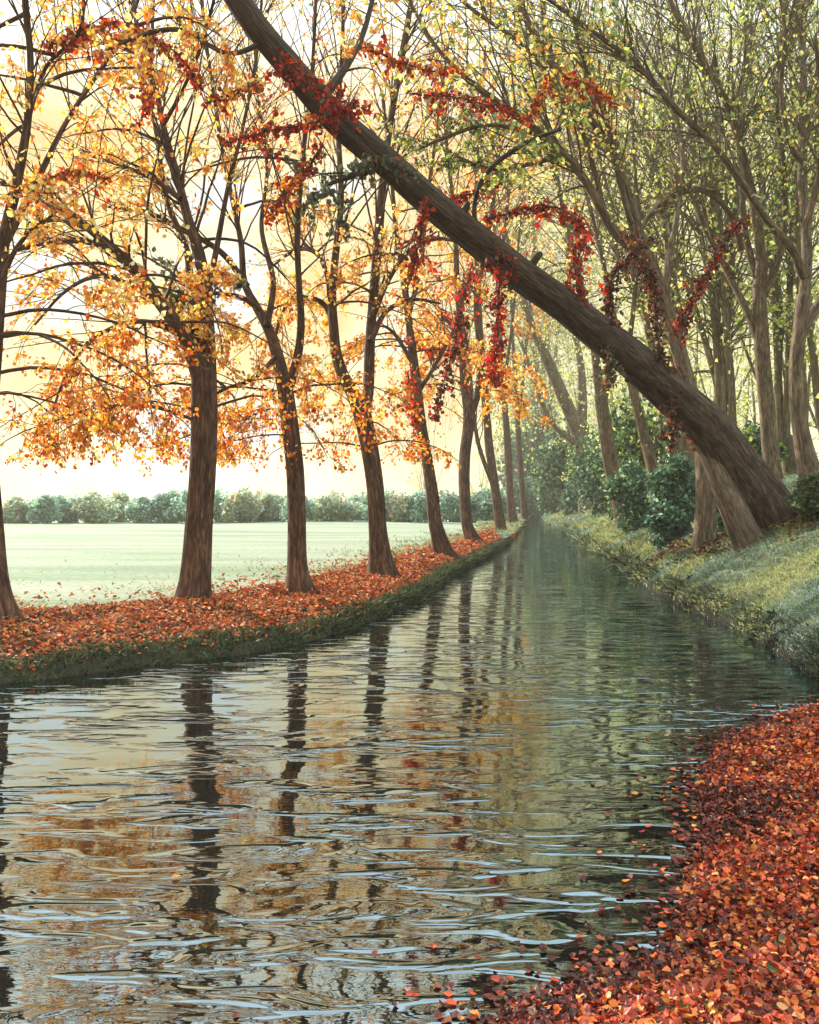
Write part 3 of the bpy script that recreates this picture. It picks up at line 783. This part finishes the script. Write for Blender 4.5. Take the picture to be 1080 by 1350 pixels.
coppice('many-stemmed pale tree fanning upward behind the upper end of the leaning trunk root', 32, 962, 640, [(905, 60, 1.3), (860, -60, 1.2), (940, 120, 1.1), (800, 20, 1.3), (985, -40, 1.4), (925, -20, 1.2)], 7, gl, 9)
coppice('many-stemmed pale tree whose stems lean far over the canal above the dark shrubs', 36, 905, 620, [(770, 130, 1.2), (690, 60, 1.25), (830, 40, 1.2), (730, -60, 1.3), (870, -30, 1.4)], 7, gl, 9)
coppice('many-stemmed pale tree between the two dark trunks of the embankment top', 34, 1040, 600, [(1010, 80, 1.3), (960, -40, 1.3), (1055, 40, 1.2), (1080, -60, 1), (1030, -60, 1.3)], 7, gl, 9)
coppice('thin many-stemmed tree with blue-green haze of leaves just past the canal bend', 140, 722, 640, [(690, 420, 1.4), (665, 330, 1.3), (715, 330, 1.2), (740, 300, 1.2), (700, 180, 1.3), (680, 60, 1.3)], 4.5, dict(leaf=(LIME + TEAL[:2], 8, .42), droop=.2, up=.1, spread=.3), 5, 5)

# thicket behind: one tree, then copies
THICK = 'pale green trees of the thicket'
TL = 'slender many-stemmed tree with hanging pale green leaves, deep in the thicket behind the embankment'


def thicket_tree(X, Y):
    base = np.array((X, Y, float(z_right(np.array([X]), np.array([Y]))[0]) - .3))
    root = thing('thicket_tree', TL, 'tree', base, THICK)
    lv = Leaves()
    for k in range(5):
        a = rng.uniform(0, 6.28); d = np.array((math.cos(a) * .28 - .12, math.sin(a) * .28, 1))
        P = grow(base + np.array((math.cos(a), math.sin(a), 0)) * .15, d, rng.uniform(12, 16), .035, 0, 16)
        r = np.linspace(.11, .015, 16); tb = Tubes(); tb.add(P, r, 8, .05)
        ramify(tb, lv, P, r, 10, 3.0, 4, LIME, .17, .1, .35, .22, 4, 9, spread=.2, whip=.4)
        tb.build('trunk' if k == 0 else 'stem', M_BARK_T, root)
    lv.build('crown', M_LEAF_G, root, True)
    return root


tt1 = thicket_tree(18, 40); tt2 = thicket_tree(24, 48)
for k, (x, y) in enumerate([(15.0, 31), (21, 33), (26, 40), (13.8, 47), (17.5, 54), (23, 60), (30, 55), (16.5, 66), (21.5, 75), (34, 68), (28, 82), (20.5, 92), (27, 104), (17, 24.5), (22.5, 26), (36, 50), (15.8, 80), (24, 122), (31, 128), (12, 150), (20, 160), (3, 165), (36, 140)]):
    src = tt1 if k % 2 == 0 else tt2
    z = float(z_right(np.array([x]), np.array([y], float))[0]) if x > 13 else .3
    copy_tree(src, (x, y, max(z, .2) - .3), rng.uniform(0, 6.28), rng.uniform(.8, 1.15), TL, THICK)

# ------------------------------------------------------------------ creepers
def creeper(label, pts, Y, pal, rpx=9, dens=120, ls=.10, dY=0.0, name='creeper'):
    pts = np.array(pts, float)
    t = np.linspace(0, 1, len(pts))
    W = np.array([at(a, b, Y + dY * c) for (a, b), c in zip(pts, t)])
    P = smooth_path(W, 30)
    root = thing(name, label, 'creeper', P[0], 'creeper garlands over the canal')
    tb = Tubes(); tb.add(P + rng.normal(size=P.shape) * .01, np.linspace(.026, .01, 30), 6); tb.build('stem', M_TWIG, root)
    L = np.linalg.norm(np.diff(P, axis=0), axis=1).sum(); n = int(L * dens * 1.7)
    q = rng.uniform(0, 1, n) * 28.999; k = q.astype(int); f = (q - k)[:, None]
    rad = rpx * 1.35 * Y / F * (.35 + .5 * np.abs(np.sin(q * .55 + rng.uniform(0, 6))) + .4 * np.abs(np.sin(q * 1.7 + rng.uniform(0, 6))))
    pos = P[k] * (1 - f) + P[k + 1] * f + rdir(n) * (rng.uniform(0, 1, n) ** .6 * rad)[:, None]
    pal = list(pal) + [(lin('#6b5a34'), .7), (lin('#a85a30'), 1.2), (lin('#4c5232'), .5)]
    thin = rng.uniform(0, 1, n) < .45 + .75 * (.5 + .5 * np.sin(q * .75 + rng.uniform(0, 6)) * np.sin(q * .31 + rng.uniform(0, 6)))
    pos = pos[thin]; n = len(pos)
    lv = Leaves()
    for _ in range(int(3 + L * 2.2)):
        k1 = int(rng.uniform(2, 28)); Q = grow(P[k1], rdir(1)[0] * .8 - UP * .5, rng.uniform(.25, .75) * (Y / 17), .2, .8, 7)
        t3 = Tubes(); t3.add(Q, np.linspace(.01, .004, 7), 3); t3.build('sprig', M_TWIG, root); m = int(rng.uniform(8, 20)); leaves_on(lv, Q, m, ls, pal, .04, .7, .1, 1.15)
    lv.add(pos, rdir(n) - UP * .7, rdir(n), ls * .85 * rng.uniform(.55, 1.25, n), pick(pal, n, .3), 1.15)
    lv.build('leaves', M_LEAF, root)


creeper('red creeper spray wrapped round the leaning trunk and reaching towards the field', [(470, 132), (440, 150), (400, 165), (350, 173), (298, 188)], 15.6, RED, 9)
creeper('orange-red creeper spray hanging in the open under the upper leaning trunk', [(425, 192), (405, 222), (375, 252), (352, 292)], 15.8, RED + ORANGE[:2], 8)
creeper('red creeper lying along a branch just above the middle of the leaning trunk', [(640, 290), (690, 276), (725, 272), (755, 285), (776, 310)], 18, RED, 9)
creeper('red creeper falling onto the top of the leaning trunk, the one beside the dark garlands', [(778, 305), (758, 330), (760, 368), (774, 398)], 18.6, RED, 10)
creeper('bright red creeper hanging straight down from the underside of the leaning trunk', [(662, 345), (657, 400), (655, 450), (648, 505)], 17.6, RED + CRIMSON, 11)
creeper('short red creeper above the leaning trunk, pointing at the field below the grey-green branches', [(590, 262), (625, 254), (662, 240)], 19, RED, 8)
creeper('long red creeper along the arching branch high over the canal', [(542, 124), (600, 128), (650, 141), (700, 160)], 20.5, RED, 8)
creeper('short red creeper climbing from the arching branch tip of the long red one', [(695, 165), (710, 132), (724, 106)], 20.8, RED + ORANGE[:2], 8)
creeper('dark crimson creeper slanting down between two slender trunks', [(622, 350), (610, 395), (600, 450), (586, 500), (572, 552)], 27, CRIMSON + DRED, 8, 80, .14)
creeper('small crimson creeper hanging near the forked trunk above the field', [(538, 490), (543, 525), (546, 562)], 26, CRIMSON, 9, 90, .14)
creeper('rust-red creeper at the top corner over the nearest trunk', [(60, 62), (110, 40), (158, 27)], 13.6, RED + ORANGE[:3], 7)
creeper('rust-red arching creeper above the thick forked trunk', [(140, 64), (178, 42), (206, 52), (240, 78), (268, 120)], 15.0, RED + ORANGE[:3], 8)
creeper('orange creeper between the arching rust-red one and the leaning trunk', [(272, 136), (305, 122), (345, 106)], 15.2, ORANGE + RED[:2], 8)
creeper('orange-red creeper among green leaves above the arching branch', [(742, 100), (780, 114), (810, 138)], 19.5, ORANGE[:3] + RED, 7)
creeper('thick dark brown creeper column standing up from the leaning trunk', [(886, 532), (868, 455), (862, 392), (848, 345), (828, 306)], 19.6, DRED, 11, 190)
creeper('dark brown creeper looping on the side of the thick creeper column towards the canal', [(822, 452), (804, 412), (806, 370), (822, 345), (846, 322)], 19.2, DRED, 8, 170)
creeper('red-brown creeper arching up and away from the thick creeper column', [(888, 438), (914, 392), (940, 345), (966, 302), (986, 292)], 20.2, DRED + RED[:1], 8, 160)
creeper('dark creeper tail hanging below the leaning trunk near its root', [(884, 525), (888, 560), (884, 592)], 19.4, DRED, 7, 150)
creeper('grey-green ivy on the side of the leaning trunk above the forked trunk', [(545, 232), (515, 214), (490, 216), (478, 232)], 16.2, GREYG, 8, 150, name='ivy')
creeper('olive-brown creeper tail under the leaning trunk below the looping creeper', [(806, 455), (802, 480), (806, 505)], 18.6, OLIVEBROWN + GREYG[:1], 7, 150)

creeper('red creeper draped along the upper side of the leaning trunk near its upper end', [(368, 75), (392, 90), (415, 112), (440, 138), (470, 150)], 15.3, RED, 9)
creeper('red creeper hanging from the leaning trunk towards the root-footed trunk', [(560, 262), (556, 300), (548, 340), (540, 372)], 16.6, RED, 7)
creeper('orange-red creeper crossing high between leaning trunk and arching branch', [(470, 60), (505, 72), (545, 88), (590, 98)], 17.5, RED + ORANGE[:2], 8)
creeper('rust-red creeper drooping over the field from the arching rust-red one', [(200, 55), (190, 95), (196, 130), (182, 165)], 15.0, RED + ORANGE[:3], 7)
creeper('long rust creeper trailing from the nearest trunk towards the field', [(30, 250), (62, 235), (100, 225), (140, 236)], 13.6, ORANGE + RED[:2], 7)
creeper('short brown-red creeper wound round the middle of the leaning trunk', [(640, 350), (662, 340), (676, 352), (668, 378)], 17.3, DRED + RED[:1], 8, 150)

# ------------------------------------------------------------------ shrubs, far tree line
def shrub(label, px, py, rp, Y, pal, n, ls, group, name='shrub', gz=None, flat=.85, quad=True):
    c = at(px, py, Y); r = rp * Y / F
    g0 = gz if gz is not None else float(z_right(np.array([c[0]]), np.array([c[1]]))[0])
    base = np.array((c[0], c[1], min(g0, c[2]) - .1))
    root = thing(name, label, 'shrub', base, group)
    H = max(c[2] + r * flat - base[2], .6)
    tb = Tubes()
    for _ in range(6):
        a = rng.uniform(0, 6.28); Q = grow(base, (math.cos(a) * .5, math.sin(a) * .5, 1), H * .8, .1, 0, 8); tb.add(Q, np.linspace(.035, .01, 8), 5)
    tb.build('stem', M_TWIG, root)
    lv = Leaves(); k = 34
    th = rdir(k) * rng.uniform(.55, 1.15, (k, 1)); cc = np.column_stack((th[:, 0] * r * .85, th[:, 1] * r * .85, H * (.48 + .42 * th[:, 2]))) + base
    m = n // k
    for i in range(k):
        v = rdir(m) * (rng.uniform(.25, 1, m) ** .5)[:, None] * np.array((r * .42, r * .42, H * .22)) * rng.uniform(.45, 1.2)
        lv.add(cc[i] + v, nrm(v) + rng.normal(size=(m, 3)) * .6 - UP * .3, nrm(v) + UP * .5 + rng.normal(size=(m, 3)) * .5, ls * rng.uniform(.6, 1.3, m), pick(pal, m, .2) * rng.uniform(.75, 1.25), 1.2)
    lv.build('foliage', M_LEAF_G, root, quad)


SH = 'dark shrubs beyond the grassy bank'
shrub('tall dark green shrub at the canal bend, against the thin row-end trunk', 706, 592, 46, 140, DGREEN + TEAL, 3800, .75, SH, gz=.5)
shrub('dark green shrub filling the gap under the low branch of the V-forked trunk', 748, 610, 50, 150, DGREEN, 4200, .75, SH, gz=.5)
shrub('dark green shrub seen through the fork line just behind the V-forked trunk', 757, 600, 44, 85, DGREEN, 3600, .42, SH)
shrub('broad dark green shrub between the V-forked trunk and the trunk with the pale edge', 797, 598, 42, 60, DGREEN + TEAL[:1], 3600, .3, SH)
shrub('low dark shrub on the bank edge where the canal starts to bend', 732, 648, 26, 104, DGREEN, 2400, .4, SH)
shrub('low teal shrub at the foot of the V-forked trunk', 778, 655, 30, 80, TEAL, 2600, .36, SH)
shrub('dark green shrub behind the trunk with the pale edge', 838, 560, 52, 46, DGREEN + LIME[2:4], 3600, .26, SH)
shrub('blue-green shrub around the short thin trunk under the leaning trunk', 852, 645, 44, 38, TEAL + DGREEN, 3800, .19, SH)
shrub('mid-green shrub beside the upright trunk that passes behind the leaning one', 895, 640, 42, 31, TEAL + DGREEN[3:], 3800, .17, SH)
shrub('low dark shrub between the grass and the upright brown trunk', 880, 688, 26, 28, TEAL, 2600, .14, SH)
shrub('dark leafy shrub between the upright trunk and the root of the leaning trunk', 965, 690, 30, 25, DGREEN + TEAL, 2600, .13, SH)
shrub('low dark shrub by the water at the very end of the canal', 700, 655, 26, 132, DGREEN, 2400, .6, SH, gz=.5)
shrub('pale sage shrub behind the V-forked trunk, highest of the thicket', 700, 530, 40, 165, TEAL + LIME[:2], 3000, .8, SH, gz=.5)
shrub('dark shrub closing the view between the thinnest trunk and the water', 690, 650, 22, 120, DGREEN + TEAL, 2200, .5, SH, gz=.4)
shrub('sage green shrub high on the embankment behind the trunk that frays into limbs', 985, 600, 44, 33, TEAL[:3] + LIME[2:4], 3200, .18, SH)
shrub('grassy green shrub mound hiding the foot of the leaning trunk', 1092, 668, 56, 19.0, [(lin('#5d6b45'), 3), (lin('#7a8458'), 3), (lin('#47583f'), 2)], 6500, .11, SH)

HG = 'pale bushes of the far tree line'
names = ['first', 'second', 'third', 'fourth', 'fifth', 'sixth', 'seventh', 'eighth', 'ninth']
gaps = [('between the cut-off and thick forked trunks', 8, 240, 7), ('between the thick forked and knotted trunks', 284, 374, 4), ('between the knotted and root-footed trunks', 404, 482, 3), ('between the root-footed and first slender trunks', 512, 566, 2), ('between the slender trunks at the row end', 585, 656, 4)]
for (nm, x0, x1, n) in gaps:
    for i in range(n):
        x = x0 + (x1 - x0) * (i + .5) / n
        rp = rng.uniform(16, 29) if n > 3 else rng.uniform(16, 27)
        shrub('far blue-green bush, %s from the left %s' % (names[i], nm), x, 672 - rng.uniform(-4, 7), rp, 74 + rng.uniform(-2, 6), HEDGE_HAZED + [(lin(rng.choice(['#b9b48a', '#8aa894', '#6d8f80', '#c4ad84', '#7a9886'])), 5)], 4200, .24, HG, 'far_bush', gz=.5)
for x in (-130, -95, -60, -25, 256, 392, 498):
    shrub('blue-green bush in the far tree line, beyond or behind a trunk of the row', x, 670, 24, 75, HEDGE_HAZED, 4000, .24, HG, 'far_bush', gz=.5)

# ------------------------------------------------------------------ fallen leaves and grass
LIT1 = [(lin('#c86034'), 3.4), (lin('#dc7c46'), 3), (lin('#8a6a3a'), 1.6), (lin('#a06a40'), 2), (lin('#a8482c'), 2.4), (lin('#e69a5c'), 2), (lin('#7b3524'), 1.2), (lin('#e4b478'), .6), (lin('#5b4a2c'), .8)]
LIT2 = [(lin('#b34629'), 4), (lin('#cf6633'), 3.4), (lin('#923220'), 3), (lin('#e08a44'), 1.9), (lin('#55221c'), 2), (lin('#dd9a60'), .7), (lin('#56502e'), .5)]
DARKL = [(lin('#4f211a'), 3), (lin('#6b2c22'), 3), (lin('#3a2018'), 2), (lin('#84382a'), 1.5)]

# left bank
n = 80000
u = rng.uniform(.06, .72, n) ** 1.25; t = np.clip(rng.uniform(.09, 1.0, n) + rng.normal(0, .04, n), .06, 1.05)
Pl = left_point(u, t); Pl[:, 2] += rng.uniform(.0, .05, n)
Pl2 = left_point(rng.uniform(.05, .22, 30000), rng.uniform(.1, 1.04, 30000)); Pl2[:, 2] += rng.uniform(0, .04, 30000); Pl3 = left_point(rng.uniform(.06, .5, 4000), 1 + np.abs(rng.normal(0, .35, 4000))); Pl3[:, 2] += .03 + rng.uniform(0, .04, 4000); Pl = np.vstack((Pl, Pl2, Pl3))
keep = (Pl[:, 1] < 75) & (Pl[:, 0] > -16); Pl = Pl[keep]; n = len(Pl)
sz = np.clip(.03 + .0028 * Pl[:, 1], .06, .24)
lv = Leaves(); A = rng.normal(size=(n, 3)); A[:, 2] *= .35
Nn = UP + rng.normal(size=(n, 3)) * .45
lv.add(Pl, A, Nn, sz * rng.uniform(.65, 1.25, n), pick(LIT1, n, .25), 1.15)
o = lv.build('leaf_litter', M_LITTER, jit=.12); tag(o, 'rust and orange fallen leaves covering the bank under the tree row', 'fallen leaves'); o['kind'] = 'stuff'

# near bank
n = 260000
x = rng.uniform(-1.5, 10, n); y = rng.uniform(1.5, 11, n)
d = dist_poly(x, y, NEs); ins = inside_canal(x, y)
keep = (~ins & (d < 5.5)); keep &= (x > -.8) & (y < 10.35) & (np.abs(x) < .62 * y + .8)
x, y, d = x[keep], y[keep], d[keep]
z = z_near(x, y); n = len(x)
lump = vnoise(x, y, 3.0, 77)
P = np.column_stack((x, y, z + rng.uniform(0, .05, n) + .03 * lump.clip(0)))
C = pick(LIT2, n, .28); dk = pick(DARKL, n, .3)
sel = rng.uniform(0, 1, n) < np.clip(.75 - d * 1.3 + .4 * vnoise(x, y, 1.6, 78), .05, .9)
C[sel] = dk[sel]
A = rng.normal(size=(n, 3)); A[:, 2] *= .45
lv = Leaves(); lv.add(P, A, UP + rng.normal(size=(n, 3)) * .5, rng.uniform(.024, .048, n) * np.where(rng.uniform(0, 1, n) < .12, 1.35, 1), C, 1.15)
o = lv.build('leaf_litter', M_LITTER, jit=.12); tag(o, 'deep red and orange fallen leaves heaped on the near bank by the water', 'fallen leaves'); o['kind'] = 'stuff'
# floating leaves off the near bank
n = 40000
x = rng.uniform(-2, 6, n); y = rng.uniform(2.5, 10.8, n)
d = dist_poly(x, y, NEs); ins = inside_canal(x, y)
pr_ = np.exp(-d / .14) * .95 + .004 * np.exp(-d / .8) * (vnoise(x, y, 2.5, 55) > .25)
keep = ins & (rng.uniform(0, 1, n) < pr_)
x, y = x[keep], y[keep]; n = len(x)
A = rng.normal(size=(n, 3)); A[:, 2] *= .06
lv = Leaves(); lv.add(np.column_stack((x, y, np.full(n, .008) + rng.uniform(0, .012, n))), A, UP + rng.normal(size=(n, 3)) * .1, rng.uniform(.03, .055, n), np.where(rng.uniform(0, 1, (n, 1)) < .7, pick(DARKL, n, .3), pick(LIT2, n, .25)), 1.25)
o = lv.build('floating_leaves', M_LITTER); tag(o, 'dark red leaves floating on the water along the near bank', 'floating leaves'); o['kind'] = 'stuff'
# litter around the right bank trunks
n = 1300
k = rng.integers(0, 4, n); cs = np.array([(8.05, 23.6), (9.0, 20.2), (7.6, 26.0), (10.8, 37.5)])[k]
x = cs[:, 0] + rng.normal(0, .45, n); y = cs[:, 1] + rng.normal(0, .7, n)
keep = ~inside_canal(x, y); x, y = x[keep], y[keep]; n = len(x)
A = rng.normal(size=(n, 3)); A[:, 2] *= .4
lv = Leaves(); lv.add(np.column_stack((x, y, z_right(x, y) + .06 + rng.uniform(0, .06, n))), A, UP + rng.normal(size=(n, 3)) * .5, rng.uniform(.07, .13, n), pick(LIT1[2:3] + DARKL + OLIVEBROWN, n, .25), 1.2)
o = lv.build('leaf_litter', M_LITTER, jit=.12); tag(o, 'brown fallen leaves lying round the upright trunk on the grassy bank', 'fallen leaves'); o['kind'] = 'stuff'

# grass
def blades(P, L, C, name, label, wid=.10, lean=.6):
    n = len(P)
    A = nrm(UP + np.column_stack((rng.normal(0, lean, n), rng.normal(0, lean, n), np.zeros(n))))
    Sd = nrm(np.cross(A, rdir(n)))
    bend = np.column_stack((rng.normal(0, .35, n), rng.normal(0, .35, n), -np.abs(rng.normal(0, .25, n))))
    w = (L * wid)[:, None]
    V = np.stack((P - Sd * w, P + Sd * w, P + (A * .6 + bend * .25) * L[:, None] + Sd * w * .7, P + (A + bend) * L[:, None], P + (A * .6 + bend * .25) * L[:, None] - Sd * w * .7), 1)
    fl = (np.arange(n)[:, None] * 5 + np.arange(5)).ravel()
    me = mesh_from(name, V.reshape(-1, 3), fl, np.full(n, 5), False, (('col', 'FLOAT_COLOR', np.repeat(np.column_stack((C, np.ones(n))), 5, 0)),))
    o = link(name, me, M_BLADE); tag(o, label, 'grass'); o['kind'] = 'stuff'


n = 190000
y = 10.9 + 105 * rng.uniform(0, 1, n) ** 2.6; x = 5 + rng.uniform(0, 1, n) * (3 + y * .22)
d = dist_poly(x, y, RRs); keep = ~inside_canal(x, y) & (d > .02 + .10 * rng.uniform(0, 1, n) ** 2) & (d < 6.5) & (x < .52 * y + 1.5) & (d < 3 + y * .09)
x, y, d = x[keep], y[keep], d[keep]; n = len(x)
p1 = vnoise(x, y, 1.1, 61); p2 = vnoise(x, y, 2.3, 62)
BLU = [(lin('#8fa698'), 3), (lin('#a4b6a8'), 2), (lin('#7a9184'), 2)]; OLV = [(lin('#b0b57c'), 3), (lin('#c6c68e'), 2), (lin('#909a66'), 2)]; DKG = [(lin('#65775a'), 3), (lin('#788864'), 2)]
q1 = rng.normal(0, .16, n); q2 = rng.normal(0, .2, n)
C = pick(OLV, n, .09); b = p1 + q1 > .15; C[b] = pick(BLU, int(b.sum()), .15); b = p2 + q2 < -.5; C[b] = pick(DKG, int(b.sum()), .15)
blades(np.column_stack((x, y, z_right(x, y) - .02)), rng.uniform(.05, .13, n) * np.clip(y / 16, .8, 4), C, 'bank_grass', 'soft blue-green and olive grass clothing the bank below the leaning trunk', .13, .8)
n = 60000
y = 10.9 + 60 * rng.uniform(0, 1, n) ** 1.8; x = 5 + rng.uniform(0, 1, n) * (2.2 + y * .14)
d = dist_poly(x, y, RRs); keep = ~inside_canal(x, y) & (d < .42) & (d > .04); x, y, d = x[keep], y[keep], d[keep]; n = len(x)
blades(np.column_stack((x, y, z_right(x, y) - .02)), rng.uniform(.12, .34, n) * np.clip(y / 18, .8, 2) * (.7 + .5 * vnoise(x, y, 2.6, 63)).clip(.25), pick([(lin('#3d4a34'), 3), (lin('#56644a'), 3), (lin('#6f7a50'), 1.6), (lin('#2c3828'), 2)], n, .15), 'bank_grass', 'dark overhanging grass along the water edge of the embankment', .07, 1.1)
n = 40000
u = rng.uniform(.06, .72, n) ** 1.25; t = rng.uniform(.02, .15, n)
Pl = left_point(u, t); Pl = Pl[(Pl[:, 1] < 50)]; n = len(Pl)
blades(Pl, rng.uniform(.08, .17, n) * np.clip(Pl[:, 1] / 14, 1, 1.8), pick([(lin('#4c5a3e'), 3), (lin('#5f6a48'), 2), (lin('#39452f'), 2), (lin('#6e6a44'), 1)], n, .2), 'bank_grass', 'dark green grass fringe at the water edge below the orange leaves')

n = 16000
Pf_ = left_point(rng.uniform(.04, .55, n), 1.02 + np.abs(rng.normal(0, 1.1, n)) * rng.uniform(.2, 1, n)); k_ = (vnoise(Pf_[:, 0], Pf_[:, 1], 1.4, 88) > -.1) & (Pf_[:, 1] < 60); Pf_ = Pf_[k_]; n = len(Pf_)
blades(Pf_, rng.uniform(.04, .11, n) * np.clip(Pf_[:, 1] / 16, 1, 2.5), pick([(lin('#9aa884'), 3), (lin('#b4bd98'), 3), (lin('#86966c'), 1.5)], n, .12), 'field_grass', 'pale grass tufts at the near margin of the field behind the leaf strip', .12, .7)

# ------------------------------------------------------------------ light
HAZE = .0007
SUN_AZ, SUN_EL = R(-42), R(28)
wd = bpy.data.worlds.new("World"); S.world = wd; wd.use_nodes = True
nt = wd.node_tree; nt.nodes.clear()
out = nd(nt, 'ShaderNodeOutputWorld'); bg = nd(nt, 'ShaderNodeBackground'); bg.inputs['Strength'].default_value = .1
sky = nd(nt, 'ShaderNodeTexSky', sky_type='NISHITA'); sky.sun_disc = False; sky.sun_elevation = SUN_EL; sky.sun_rotation = SUN_AZ
sky.dust_density = 3.0; sky.air_density = 1.0
tc = nd(nt, 'ShaderNodeTexCoord')
sx = nd(nt, 'ShaderNodeSeparateXYZ'); nt.links.new(tc.outputs['Generated'], sx.inputs[0])
# thin morning haze: warm towards the sun, thinning upward into pale blue, broken by noise
el = ramp(nt, [(0.0, (1, 1, 1)), (.45, (.95, .95, .95)), (.7, (.9, .9, .9)), (1, (.6, .6, .6))], sx.outputs['Z'])
cl = noise(nt, mapping(nt, tc.outputs['Generated'], (3, 3, 4.5)), 1.6, 5, .55, .4)
warm = ramp(nt, [(.37, (6.4, 6.6, 6.4)), (.45, (7.3, 6.2, 3.9)), (.53, (7.3, 5.4, 2.6)), (.61, (7.3, 4.3, 1.7))], cl)
sidef = nd(nt, 'ShaderNodeMapRange'); sidef.inputs[1].default_value = -.15; sidef.inputs[2].default_value = .5; nt.links.new(sx.outputs['X'], sidef.inputs[0])
wm = mixc(nt, sidef.outputs[0], warm.outputs['Color'], (6.8, 6.8, 4.5))
hi = ramp(nt, [(.38, (0, 0, 0)), (.62, (1, 1, 1))], sx.outputs['Z'])
wm = mixc(nt, hi.outputs['Color'], wm, (11.0, 13.4, 14.4))
c = mixc(nt, el.outputs['Color'], sky.outputs['Color'], wm)
nt.links.new(c, bg.inputs['Color']); nt.links.new(bg.outputs[0], out.inputs['Surface'])
sl = bpy.data.lights.new('sun', 'SUN'); sl.energy = 4.8; sl.angle = R(.5); sl.color = (1, .90, .74)
so = bpy.data.objects.new('sun', sl); COL.objects.link(so)
sd = Vector((math.sin(SUN_AZ) * math.cos(SUN_EL), math.cos(SUN_AZ) * math.cos(SUN_EL), math.sin(SUN_EL)))
so.rotation_euler = sd.to_track_quat('Z', 'Y').to_euler(); so.location = sd * 80

# morning air: even pale haze round the whole scene
hb = np.array([(x, y, z) for x in (-620, 620) for y in (-320, 740) for z in (-2.0, 32.0)], float)
hf = [0, 1, 3, 2, 4, 6, 7, 5, 0, 4, 5, 1, 2, 3, 7, 6, 0, 2, 6, 4, 1, 5, 7, 3]
hm, hnt, hout = new_mat('haze'); pv = nd(hnt, 'ShaderNodeVolumePrincipled')
pv.inputs['Color'].default_value = (1, .97, .88, 1); pv.inputs['Density'].default_value = HAZE; pv.inputs['Anisotropy'].default_value = .3
hnt.links.new(pv.outputs[0], hout.inputs['Volume'])
ho = link('haze', mesh_from('haze', hb, hf, [4] * 6), hm); ho['kind'] = 'stuff'; ho['label'] = 'thin pale morning haze over the canal and field'; ho['category'] = 'haze'
S.cycles.volume_bounces = 1

vs = S.view_settings
vs.view_transform = 'Standard'; vs.look = 'None'; vs.exposure = 0.74; vs.gamma = 1.0
S.cycles.max_bounces = 6; S.cycles.diffuse_bounces = 2; S.cycles.glossy_bounces = 3; S.cycles.transmission_bounces = 4
S.cycles.caustics_reflective = False; S.cycles.caustics_refractive = False
try:
    S.cycles.use_denoising = True
except Exception: pass
